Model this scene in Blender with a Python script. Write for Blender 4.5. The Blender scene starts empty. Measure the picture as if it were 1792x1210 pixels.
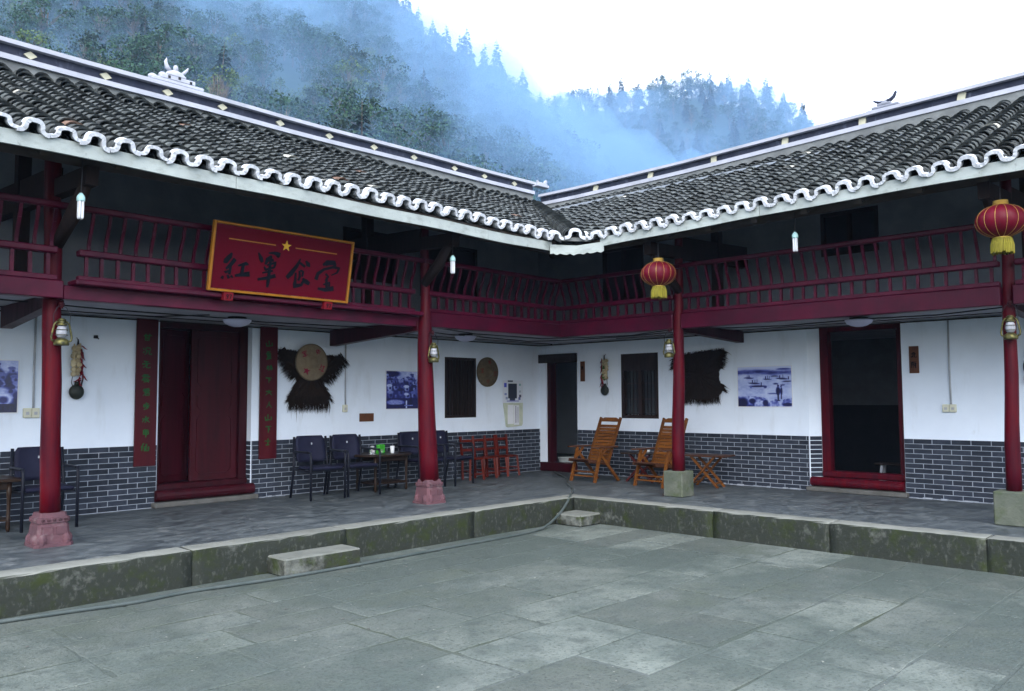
import bpy, bmesh, math, random
import numpy as np
from mathutils import Vector, Matrix, Euler

rnd = random.Random(7)
sc = bpy.context.scene
C = sc.collection
R = math.radians
PI = math.pi

# ------------------------------------------------------------------ camera
CAM = Vector((-12.172, -10.863, 1.375))
cf, cr, cu = Vector((0.7220, 0.6885, 0.0652)), Vector((0.6900, -0.7240, -0.0051)), Vector((-0.0437, -0.0487, 0.9979))
cd = bpy.data.cameras.new('camera')
cd.sensor_width = 36.0
cd.lens = 36.0 * 1451.95 / 1792.0
cd.clip_start = 0.05
cd.clip_end = 3000
cam = bpy.data.objects.new('camera', cd)
C.objects.link(cam)
m = Matrix((cr, cu, -cf)).transposed().to_4x4()
m.translation = CAM
cam.matrix_world = m
sc.camera = cam

# ------------------------------------------------------------------ sky, sun, exposure
SUN_EL, SUN_AZ = 38.0, 224.0          # azimuth counter-clockwise from +x
world = bpy.data.worlds.new('World')
sc.world = world
world.use_nodes = True
nt = world.node_tree
bg = nt.nodes['Background']
sky = nt.nodes.new('ShaderNodeTexSky')
sky.sky_type = 'NISHITA'
sky.sun_disc = False
sky.sun_elevation = R(SUN_EL)
sky.sun_rotation = R(90.0 - SUN_AZ)
sky.altitude = 300
sky.air_density = 1.0
sky.dust_density = 2.0
sky.ozone_density = 0.6
# thin even overcast over the clear-sky model
veil = nt.nodes.new('ShaderNodeMix'); veil.data_type = 'RGBA'
veil.inputs[0].default_value = 0.62
veil.inputs[7].default_value = (5.7, 5.9, 6.3, 1.0)
nt.links.new(sky.outputs[0], veil.inputs[6])
nt.links.new(veil.outputs[2], bg.inputs[0])
bg.inputs[1].default_value = 0.10
sl = bpy.data.lights.new('sun', 'SUN')
sl.energy = 0.8
sl.angle = R(60)
sl.color = (1.0, 0.985, 0.965)
so = bpy.data.objects.new('sun', sl)
C.objects.link(so)
so.location = (0, 0, 60)
sd = Vector((math.cos(R(SUN_EL)) * math.cos(R(SUN_AZ)), math.cos(R(SUN_EL)) * math.sin(R(SUN_AZ)), math.sin(R(SUN_EL))))
so.rotation_euler = sd.to_track_quat('Z', 'Y').to_euler()
sc.view_settings.view_transform = 'Standard'
sc.view_settings.look = 'None'
sc.view_settings.gamma = 1.0
sc.view_settings.use_curve_mapping = False
sc.view_settings.exposure = 2.55
sc.cycles.volume_bounces = 2
sc.cycles.max_bounces = 8

# ------------------------------------------------------------------ materials
def mat(name, col, col2=None, scale=4.0, detail=5.0, rough=0.6, bump=0.0, bscale=30.0, rand=0.0, hrand=0.0,
        metal=0.0, stretch=(1, 1, 1), ramp=(0.35, 0.65), spec=0.16, coat=0.0, trans=0.0, emit=None, distort=0.0,
        rough2=None, alpha=1.0, sub=0.0):
    mt = bpy.data.materials.new(name)
    mt.use_nodes = True
    n, l = mt.node_tree.nodes, mt.node_tree.links
    b = n['Principled BSDF']
    b.inputs['Roughness'].default_value = rough
    b.inputs['Metallic'].default_value = metal
    b.inputs['Specular IOR Level'].default_value = spec
    b.inputs['Coat Weight'].default_value = coat
    b.inputs['Transmission Weight'].default_value = trans
    b.inputs['Alpha'].default_value = alpha
    tc = n.new('ShaderNodeTexCoord')
    mp = n.new('ShaderNodeMapping')
    mp.inputs['Scale'].default_value = stretch
    l.new(tc.outputs['Object'], mp.inputs['Vector'])
    oi = n.new('ShaderNodeObjectInfo')
    geo = n.new('ShaderNodeNewGeometry')
    ad = n.new('ShaderNodeMath'); ad.operation = 'ADD'
    l.new(oi.outputs['Random'], ad.inputs[0]); l.new(geo.outputs['Random Per Island'], ad.inputs[1])
    fr = n.new('ShaderNodeMath'); fr.operation = 'FRACT'
    l.new(ad.outputs[0], fr.inputs[0])
    # each object sees its own patch of the noise
    off = n.new('ShaderNodeVectorMath'); off.operation = 'SCALE'
    off.inputs[0].default_value = (13.0, 27.0, 41.0)
    l.new(oi.outputs['Random'], off.inputs['Scale'])
    vadd = n.new('ShaderNodeVectorMath'); vadd.operation = 'ADD'
    l.new(mp.outputs[0], vadd.inputs[0]); l.new(off.outputs[0], vadd.inputs[1])
    out = None
    if col2 is None:
        col2 = tuple(c * 0.82 for c in col[:3])
    nz = n.new('ShaderNodeTexNoise')
    nz.inputs['Scale'].default_value = scale
    nz.inputs['Detail'].default_value = detail
    nz.inputs['Roughness'].default_value = 0.62
    nz.inputs['Distortion'].default_value = distort
    l.new(vadd.outputs[0], nz.inputs['Vector'])
    rp = n.new('ShaderNodeValToRGB')
    rp.color_ramp.elements[0].position = ramp[0]; rp.color_ramp.elements[1].position = ramp[1]
    rp.color_ramp.elements[0].color = (*col[:3], 1); rp.color_ramp.elements[1].color = (*col2[:3], 1)
    l.new(nz.outputs['Fac'], rp.inputs['Fac'])
    out = rp.outputs['Color']
    if rand or hrand:
        hs = n.new('ShaderNodeHueSaturation')
        mr = n.new('ShaderNodeMapRange')
        mr.inputs['To Min'].default_value = 1 - rand; mr.inputs['To Max'].default_value = 1 + rand
        l.new(fr.outputs[0], mr.inputs['Value'])
        l.new(mr.outputs[0], hs.inputs['Value'])
        if hrand:
            mu = n.new('ShaderNodeMath'); mu.operation = 'MULTIPLY'; mu.inputs[1].default_value = 7.31
            f2 = n.new('ShaderNodeMath'); f2.operation = 'FRACT'
            l.new(fr.outputs[0], mu.inputs[0]); l.new(mu.outputs[0], f2.inputs[0])
            m2 = n.new('ShaderNodeMapRange')
            m2.inputs['To Min'].default_value = 0.5 - hrand; m2.inputs['To Max'].default_value = 0.5 + hrand
            l.new(f2.outputs[0], m2.inputs['Value']); l.new(m2.outputs[0], hs.inputs['Hue'])
        l.new(out, hs.inputs['Color'])
        out = hs.outputs['Color']
    l.new(out, b.inputs['Base Color'])
    if rough2 is not None:
        m3 = n.new('ShaderNodeMapRange')
        m3.inputs['From Min'].default_value = 0.3; m3.inputs['From Max'].default_value = 0.7
        m3.inputs['To Min'].default_value = rough; m3.inputs['To Max'].default_value = rough2
        l.new(nz.outputs['Fac'], m3.inputs['Value']); l.new(m3.outputs[0], b.inputs['Roughness'])
    if bump:
        n2 = n.new('ShaderNodeTexNoise')
        n2.inputs['Scale'].default_value = bscale
        n2.inputs['Detail'].default_value = 4
        l.new(vadd.outputs[0], n2.inputs['Vector'])
        bp = n.new('ShaderNodeBump')
        bp.inputs['Strength'].default_value = bump
        bp.inputs['Distance'].default_value = 0.02
        l.new(n2.outputs['Fac'], bp.inputs['Height'])
        l.new(bp.outputs[0], b.inputs['Normal'])
    mt['_out'] = 0
    return mt

def nodes_of(mt):
    return mt.node_tree.nodes, mt.node_tree.links

def overlay(mt, col, scale, lo, hi, stretch=(1, 1, 1), amount=1.0, zmin=None, zmax=None, side_only=False, top_only=False, coord='Object', detail=6):
    """mix another colour over the base colour through a noise mask (stains, moss, dust)"""
    n, l = nodes_of(mt)
    b = n['Principled BSDF']
    src = b.inputs['Base Color'].links[0].from_socket
    tc = n.new('ShaderNodeTexCoord'); mp = n.new('ShaderNodeMapping')
    mp.inputs['Scale'].default_value = stretch
    if coord == 'World':
        g0 = n.new('ShaderNodeNewGeometry'); l.new(g0.outputs['Position'], mp.inputs['Vector'])
    else:
        l.new(tc.outputs['Object'], mp.inputs['Vector'])
    nz = n.new('ShaderNodeTexNoise'); nz.inputs['Scale'].default_value = scale; nz.inputs['Detail'].default_value = detail
    nz.inputs['Roughness'].default_value = 0.65
    l.new(mp.outputs[0], nz.inputs['Vector'])
    mr = n.new('ShaderNodeMapRange')
    mr.inputs['From Min'].default_value = lo; mr.inputs['From Max'].default_value = hi
    mr.inputs['To Max'].default_value = amount
    l.new(nz.outputs['Fac'], mr.inputs['Value'])
    fac = mr.outputs[0]
    if side_only or top_only:
        g = n.new('ShaderNodeNewGeometry'); sx = n.new('ShaderNodeSeparateXYZ')
        l.new(g.outputs['True Normal'], sx.inputs[0])
        m2 = n.new('ShaderNodeMapRange')
        m2.inputs['From Min'].default_value = 0.75 if side_only else 0.5
        m2.inputs['From Max'].default_value = 0.45 if side_only else 0.9
        l.new(sx.outputs['Z'], m2.inputs['Value'])
        mu = n.new('ShaderNodeMath'); mu.operation = 'MULTIPLY'
        l.new(fac, mu.inputs[0]); l.new(m2.outputs[0], mu.inputs[1]); fac = mu.outputs[0]
    if zmin is not None:
        g = n.new('ShaderNodeNewGeometry'); sx = n.new('ShaderNodeSeparateXYZ')
        l.new(g.outputs['Position'], sx.inputs[0])
        m2 = n.new('ShaderNodeMapRange')
        m2.inputs['From Min'].default_value = zmin; m2.inputs['From Max'].default_value = zmax
        l.new(sx.outputs['Z'], m2.inputs['Value'])
        mu = n.new('ShaderNodeMath'); mu.operation = 'MULTIPLY'
        l.new(fac, mu.inputs[0]); l.new(m2.outputs[0], mu.inputs[1]); fac = mu.outputs[0]
    mx = n.new('ShaderNodeMix'); mx.data_type = 'RGBA'
    l.new(fac, mx.inputs[0]); l.new(src, mx.inputs[6]); mx.inputs[7].default_value = (*col, 1)
    l.new(mx.outputs[2], b.inputs['Base Color'])
    return mt

M = {}
M['plaster'] = overlay(mat('white_plaster', (0.69, 0.765, 0.865), (0.63, 0.70, 0.80), scale=1.3, rough=0.9, bump=0.10, bscale=9),
                       (0.42, 0.45, 0.47), 1.6, 0.55, 0.80, stretch=(2.4, 2.4, 0.6), amount=0.45, detail=8)
overlay(M['plaster'], (0.36, 0.37, 0.36), 5, 0.66, 0.76, amount=0.35, detail=9)
M['shaded_plaster'] = mat('shaded_plaster', (0.25, 0.285, 0.33), (0.18, 0.205, 0.24), scale=2, rough=0.9, bump=0.1)  # whitish upper wall greyed, the shade under the eave put into its colour
M['mortar'] = mat('white_mortar', (0.30, 0.33, 0.385), (0.20, 0.23, 0.27), scale=6, rough=0.9)
M['brick'] = mat('slate_brick', (0.018, 0.023, 0.035), (0.030, 0.036, 0.050), scale=9, rough=0.85, rand=0.28, bump=0.12, bscale=60, spec=0.15)
M['red'] = mat('red_lacquer', (0.080, 0.0018, 0.006), (0.036, 0.0015, 0.007), scale=3, rough=0.36, rough2=0.55, spec=0.10, stretch=(3, 3, 0.4), bump=0.08, bscale=12, rand=0.1)
overlay(M['red'], (0.028, 0.002, 0.007), 3.5, 0.50, 0.68, stretch=(7, 7, 0.4), amount=0.7, detail=8)
overlay(M['red'], (0.20, 0.10, 0.10), 24, 0.72, 0.76, amount=0.6)
M['dark_red'] = mat('dark_red_lacquer', (0.034, 0.0015, 0.005), (0.018, 0.0015, 0.004), scale=3, rough=0.42, spec=0.15, rough2=0.55, stretch=(3, 3, 0.5), bump=0.08, bscale=14, rand=0.15)
M['rail'] = overlay(mat('rail_lacquer', (0.058, 0.002, 0.015), (0.030, 0.002, 0.011), scale=4, rough=0.32, spec=0.16, rough2=0.5, bump=0.08, bscale=15, rand=0.15),
                    (0.30, 0.10, 0.11), 26, 0.70, 0.78, amount=0.6)
M['door'] = mat('door_lacquer', (0.044, 0.002, 0.006), (0.022, 0.0015, 0.004), scale=2, rough=0.4, rough2=0.6, stretch=(6, 6, 0.5), bump=0.08, bscale=8)
M['dark_wood'] = mat('dark_wood', (0.012, 0.008, 0.008), (0.022, 0.014, 0.013), scale=4, rough=0.75, stretch=(6, 6, 0.6), bump=0.1, rand=0.2)
M['soffit'] = mat('old_roof_boards', (0.03, 0.024, 0.022), (0.05, 0.042, 0.038), scale=5, rough=0.85)
M['ceiling'] = mat('ceiling_boards', (0.36, 0.36, 0.40), (0.28, 0.28, 0.31), scale=2.5, rough=0.9)
M['fascia'] = overlay(mat('fascia_paint', (0.34, 0.385, 0.38), (0.26, 0.295, 0.295), scale=2.0, rough=0.8, bump=0.12, bscale=16),
                      (0.17, 0.19, 0.175), 2.6, 0.50, 0.70, stretch=(2.2, 2.2, 4), amount=0.65, detail=9)
overlay(M['fascia'], (0.06, 0.06, 0.055), 7, 0.64, 0.72, amount=0.75, stretch=(2.5, 2.5, .8), detail=9)
M['lime'] = overlay(mat('eave_lime', (0.52, 0.55, 0.61), (0.42, 0.45, 0.49), scale=6, rough=0.85, bump=0.3, bscale=26, rand=0.06),
                    (0.40, 0.36, 0.23), 9, 0.56, 0.72, amount=0.65)
M['ridge_white'] = overlay(mat('ridge_lime', (0.36, 0.38, 0.45), (0.28, 0.30, 0.35), scale=2.5, rough=0.85, bump=0.12, bscale=18),
                           (0.40, 0.41, 0.42), 6, 0.62, 0.8, amount=0.5)
M['ornament'] = mat('ornament_plaster', (0.22, 0.235, 0.285), (0.16, 0.175, 0.21), scale=9, rough=0.9, bump=0.15)
M['ridge_dark'] = overlay(mat('ridge_slate', (0.020, 0.025, 0.045), (0.036, 0.042, 0.065), scale=5, rough=0.8, bump=0.15, stretch=(1, 1, .4)),
                          (0.16, 0.18, 0.25), 4, 0.58, 0.80, stretch=(3, 3, 1), amount=0.5)
M['ridge_grey'] = overlay(mat('ridge_cement', (0.17, 0.185, 0.19), (0.12, 0.13, 0.135), scale=3, rough=0.9, bump=0.2, bscale=14),
                          (0.09, 0.095, 0.10), 3.5, 0.52, 0.75, stretch=(1, 1, 1.5), amount=0.8)
M['diamond'] = mat('cream_tile', (0.46, 0.45, 0.34), (0.38, 0.38, 0.30), scale=6, rough=0.7)
M['tile'] = overlay(mat('roof_tile_clay', (0.026, 0.031, 0.034), (0.078, 0.088, 0.090), scale=11, rough=0.8, rand=0.28, hrand=0.01, bump=0.25, bscale=45, spec=0.25),
                    (0.150, 0.170, 0.170), 3.3, 0.52, 0.68, amount=0.6, coord='World')
overlay(M['tile'], (0.012, 0.013, 0.013), 1.1, 0.52, 0.72, amount=0.6, coord='World')
M['tile_rust'] = mat('rusty_tile', (0.20, 0.12, 0.09), (0.12, 0.09, 0.075), scale=12, rough=0.85, rand=0.2)
M['tile_lime'] = mat('limed_tile', (0.50, 0.50, 0.46), (0.36, 0.36, 0.33), scale=12, rough=0.85, rand=0.1)
M['floor'] = overlay(mat('wet_cement', (0.024, 0.032, 0.039), (0.118, 0.136, 0.146), scale=3.4, detail=8, rough=0.32, rough2=0.62, bump=0.25, bscale=9, stretch=(0.9, 1.3, 1), ramp=(0.32, 0.76), distort=1.2),
                     (0.20, 0.215, 0.22), 4.0, 0.56, 0.72, stretch=(1.2, 1.2, 1), amount=0.7, detail=9)
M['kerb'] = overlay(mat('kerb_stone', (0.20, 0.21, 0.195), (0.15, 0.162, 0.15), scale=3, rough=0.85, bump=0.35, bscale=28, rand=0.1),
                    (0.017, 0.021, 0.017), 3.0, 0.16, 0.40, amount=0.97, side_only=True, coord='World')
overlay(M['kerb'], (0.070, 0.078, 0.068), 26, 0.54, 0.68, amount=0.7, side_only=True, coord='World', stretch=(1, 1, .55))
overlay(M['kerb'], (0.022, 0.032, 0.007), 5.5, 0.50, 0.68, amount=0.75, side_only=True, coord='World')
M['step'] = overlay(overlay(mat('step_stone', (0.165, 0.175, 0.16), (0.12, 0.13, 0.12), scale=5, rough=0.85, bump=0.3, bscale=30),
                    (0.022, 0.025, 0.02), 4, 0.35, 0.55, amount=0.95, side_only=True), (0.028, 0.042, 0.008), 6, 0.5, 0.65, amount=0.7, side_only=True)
M['pink'] = overlay(mat('pink_stone', (0.105, 0.050, 0.062), (0.075, 0.040, 0.050), scale=6, rough=0.75, bump=0.25, bscale=30),
                    (0.17, 0.14, 0.145), 7, 0.55, 0.75, amount=0.7)
M['block'] = overlay(mat('plinth_stone', (0.105, 0.115, 0.095), (0.065, 0.078, 0.06), scale=4, rough=0.85, bump=0.3, bscale=30),
                     (0.035, 0.055, 0.015), 5, 0.50, 0.7, amount=0.7)
M['concrete'] = mat('sill_stone', (0.11, 0.11, 0.105), (0.07, 0.07, 0.066), scale=6, rough=0.85, bump=0.2)
M['black_frame'] = mat('chair_frame', (0.006, 0.007, 0.013), (0.010, 0.012, 0.020), rough=0.42, scale=8)
M['black_fabric'] = mat('chair_fabric', (0.007, 0.008, 0.022), (0.013, 0.014, 0.034), rough=0.7, scale=4, bump=0.1, bscale=120)
M['table_wood'] = mat('table_wood', (0.014, 0.008, 0.006), (0.028, 0.016, 0.010), scale=4, rough=0.32, stretch=(1, 6, 6))
M['orange_wood'] = mat('orange_wood', (0.10, 0.009, 0.004), (0.055, 0.006, 0.003), scale=4, rough=0.45, rand=0.15, stretch=(5, 5, 1))
M['teak'] = mat('amber_wood', (0.155, 0.058, 0.011), (0.085, 0.028, 0.007), scale=4, rough=0.45, rand=0.22, stretch=(1, 5, 5))
M['teak_dark'] = mat('brown_wood', (0.075, 0.032, 0.018), (0.05, 0.02, 0.012), scale=4, rough=0.45, rand=0.2)
M['mahogany'] = mat('mahogany', (0.085, 0.014, 0.012), (0.05, 0.01, 0.01), scale=4, rough=0.4)
M['gold'] = mat('gold_paint', (0.32, 0.135, 0.016), (0.25, 0.10, 0.014), scale=5, rough=0.4, metal=0.15)
M['yellow'] = mat('yellow_star', (0.60, 0.36, 0.03), (0.5, 0.3, 0.03), rough=0.5)
M['board_red'] = mat('board_red', (0.084, 0.002, 0.009), (0.070, 0.002, 0.009), scale=1.2, rough=0.6, spec=0.06)
M['ink'] = mat('ink', (0.004, 0.005, 0.009), (0.006, 0.007, 0.011), rough=0.7, spec=0.05)
M['bright_red'] = mat('bright_red', (0.15, 0.004, 0.012), (0.12, 0.004, 0.01), rough=0.5)
M['couplet'] = mat('couplet_board', (0.060, 0.003, 0.007), (0.042, 0.002, 0.006), scale=2, rough=0.5, stretch=(3, 3, .4))
M['green_ink'] = mat('green_paint', (0.008, 0.095, 0.018), (0.006, 0.06, 0.015), rough=0.5, scale=9)
M['straw'] = mat('straw', (0.22, 0.175, 0.115), (0.17, 0.13, 0.085), scale=14, rough=0.85, bump=0.35, bscale=70)
M['straw_dark'] = mat('dark_straw', (0.12, 0.092, 0.055), (0.08, 0.062, 0.04), scale=14, rough=0.85, bump=0.35, bscale=70)
M['hat_red'] = mat('hat_red', (0.24, 0.012, 0.04), (0.2, 0.01, 0.035), rough=0.7)
M['hat_red_dull'] = mat('hat_red_dull', (0.15, 0.03, 0.02), (0.11, 0.03, 0.02), rough=0.7)
M['coir'] = mat('coir_fibre', (0.008, 0.006, 0.005), (0.020, 0.012, 0.009), scale=18, rough=0.95, stretch=(4, 4, 0.7), rand=0.4)
M['lantern'] = mat('lantern_silk', (0.105, 0.002, 0.013), (0.068, 0.002, 0.009), scale=3, rough=0.5)
M['lantern_gold'] = mat('lantern_gold', (0.55, 0.38, 0.10), (0.4, 0.26, 0.06), scale=6, rough=0.4, metal=0.3)
M['fringe'] = mat('yellow_fringe', (0.24, 0.215, 0.025), (0.12, 0.105, 0.015), scale=30, rough=0.7, stretch=(4, 4, .2))
M['brass'] = mat('worn_brass', (0.15, 0.14, 0.05), (0.035, 0.036, 0.022), scale=26, rough=0.42, metal=0.6)
M['glass'] = mat('clear_glass', (0.9, 0.93, 0.95), (0.86, 0.9, 0.93), rough=0.05, trans=0.85)
M['frost'] = mat('frosted_glass', (0.36, 0.38, 0.42), (0.24, 0.25, 0.29), scale=20, rough=0.2)
M['lilac'] = mat('lamp_dish', (0.60, 0.60, 0.78), (0.54, 0.54, 0.72), rough=0.3)
M['cfl'] = mat('lamp_tube', (0.60, 0.63, 0.68), (0.52, 0.55, 0.60), rough=0.2)
M['cyan'] = mat('lamp_collar', (0.45, 0.72, 0.72), (0.4, 0.62, 0.64), rough=0.4)
M['socket'] = mat('cream_plastic', (0.58, 0.58, 0.46), (0.5, 0.5, 0.40), scale=5, rough=0.45)
M['conduit'] = mat('grey_conduit', (0.40, 0.42, 0.45), (0.30, 0.32, 0.35), scale=4, rough=0.5)
M['cable'] = mat('black_cable', (0.012, 0.012, 0.015), (0.02, 0.02, 0.024), rough=0.5)
M['hose'] = mat('rubber_hose', (0.045, 0.06, 0.06), (0.07, 0.085, 0.085), scale=6, rough=0.32)
M['plaque'] = mat('brown_plaque', (0.12, 0.045, 0.02), (0.075, 0.03, 0.016), scale=6, rough=0.55, stretch=(1, 5, 1))
M['garlic'] = mat('garlic_skin', (0.46, 0.40, 0.26), (0.34, 0.27, 0.16), scale=14, rough=0.65, rand=0.2)
M['chilli'] = mat('dry_chilli', (0.20, 0.006, 0.02), (0.12, 0.005, 0.015), scale=10, rough=0.35, rand=0.35)
M['flask'] = mat('black_flask', (0.014, 0.018, 0.016), (0.03, 0.035, 0.03), scale=8, rough=0.35)
M['green'] = mat('green_pack', (0.05, 0.36, 0.03), (0.03, 0.24, 0.02), scale=9, rough=0.4)
M['leaf_green'] = mat('dried_greens', (0.03, 0.12, 0.015), (0.02, 0.07, 0.012), scale=9, rough=0.6)
M['indigo'] = mat('indigo_cloth', (0.02, 0.018, 0.12), (0.015, 0.014, 0.07), scale=9, rough=0.8)
M['orange'] = mat('orange_tassel', (0.5, 0.14, 0.02), (0.4, 0.1, 0.02), scale=9, rough=0.7)
M['white_china'] = mat('white_china', (0.72, 0.75, 0.77), (0.6, 0.64, 0.66), rough=0.2)
M['enamel'] = mat('enamel_basin', (0.42, 0.46, 0.47), (0.26, 0.30, 0.30), scale=9, rough=0.35)
M['paper'] = mat('white_paper', (0.68, 0.70, 0.74), (0.62, 0.64, 0.69), rough=0.8)
M['pouch'] = mat('plastic_pouch', (0.52, 0.56, 0.45), (0.42, 0.47, 0.38), scale=8, rough=0.25, bump=0.3, bscale=14)
M['black_void'] = mat('window_dark', (0.010, 0.011, 0.014), (0.016, 0.017, 0.02), rough=0.5)
M['pane'] = mat('window_pane', (0.012, 0.016, 0.018), (0.016, 0.02, 0.022), rough=0.12, spec=0.5)
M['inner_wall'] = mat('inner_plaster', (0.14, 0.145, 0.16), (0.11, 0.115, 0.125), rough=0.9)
M['terrain'] = mat('hill_soil', (0.010, 0.026, 0.016), (0.020, 0.036, 0.022), scale=0.15, rough=0.95)
M['bark'] = mat('bark', (0.06, 0.05, 0.04), (0.10, 0.085, 0.07), scale=3, rough=0.9)
M['leaf_dark'] = mat('conifer_needles', (0.014, 0.032, 0.024), (0.022, 0.044, 0.030), scale=0.4, rough=0.8, rand=0.45, hrand=0.02)
M['leaf_mid'] = mat('broad_leaves', (0.012, 0.040, 0.024), (0.024, 0.062, 0.031), scale=0.35, rough=0.7, rand=0.45, hrand=0.03)
M['leaf_lime'] = mat('bamboo_leaves', (0.050, 0.090, 0.026), (0.070, 0.115, 0.034), scale=0.35, rough=0.7, rand=0.4, hrand=0.02)
M['twig'] = mat('bare_twigs', (0.10, 0.09, 0.08), (0.14, 0.12, 0.11), scale=0.6, rough=0.9, rand=0.3)

# flagstones: each slab its own tone, partly skinned over with old cement
SKIN = (0.062, 0.080, 0.074)
fl = mat('flagstone', (0.086, 0.104, 0.095), (0.142, 0.160, 0.146), scale=2.0, detail=9, rough=0.66, rough2=0.82, rand=0.34, hrand=0.012, bump=0.55, bscale=48, ramp=(0.28, 0.72))
jt = mat('joint_cement', (0.100, 0.115, 0.112), (0.075, 0.088, 0.084), scale=3, detail=8, rough=0.85, bump=0.25, bscale=30)
overlay(jt, (0.045, 0.056, 0.036), 0.8, 0.48, 0.62, coord='World', amount=0.85)
for q in (fl, jt):
    overlay(q, SKIN, 0.55, 0.44, 0.56, coord='World', amount=0.85, detail=8)
    overlay(q, (0.072, 0.087, 0.087), 0.9, 0.50, 0.68, coord='World', amount=0.7, detail=9)
    overlay(q, (0.125, 0.140, 0.132), 1.5, 0.57, 0.72, coord='World', amount=0.55, detail=9)
    overlay(q, (0.075, 0.093, 0.052), 0.9, 0.55, 0.74, coord='World', amount=0.4, detail=9)
    overlay(q, (0.24, 0.25, 0.23), 9, 0.70, 0.76, coord='World', amount=0.5, detail=5)
for q in (fl, jt):
    overlay(q, (0.030, 0.038, 0.036), 38, 0.52, 0.68, coord='World', amount=0.8, detail=10)
    overlay(q, (0.048, 0.060, 0.058), 6, 0.52, 0.66, coord='World', amount=0.6, detail=12)
    overlay(q, (0.19, 0.205, 0.19), 85, 0.60, 0.74, coord='World', amount=0.6, detail=5)
    overlay(q, (0.035, 0.042, 0.036), 3.2, 0.64, 0.72, coord='World', amount=0.55, detail=10)
    overlay(q, (0.27, 0.28, 0.25), 16, 0.695, 0.73, coord='World', amount=0.75, detail=3)
M['flag'] = fl
M['joint'] = jt

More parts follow.
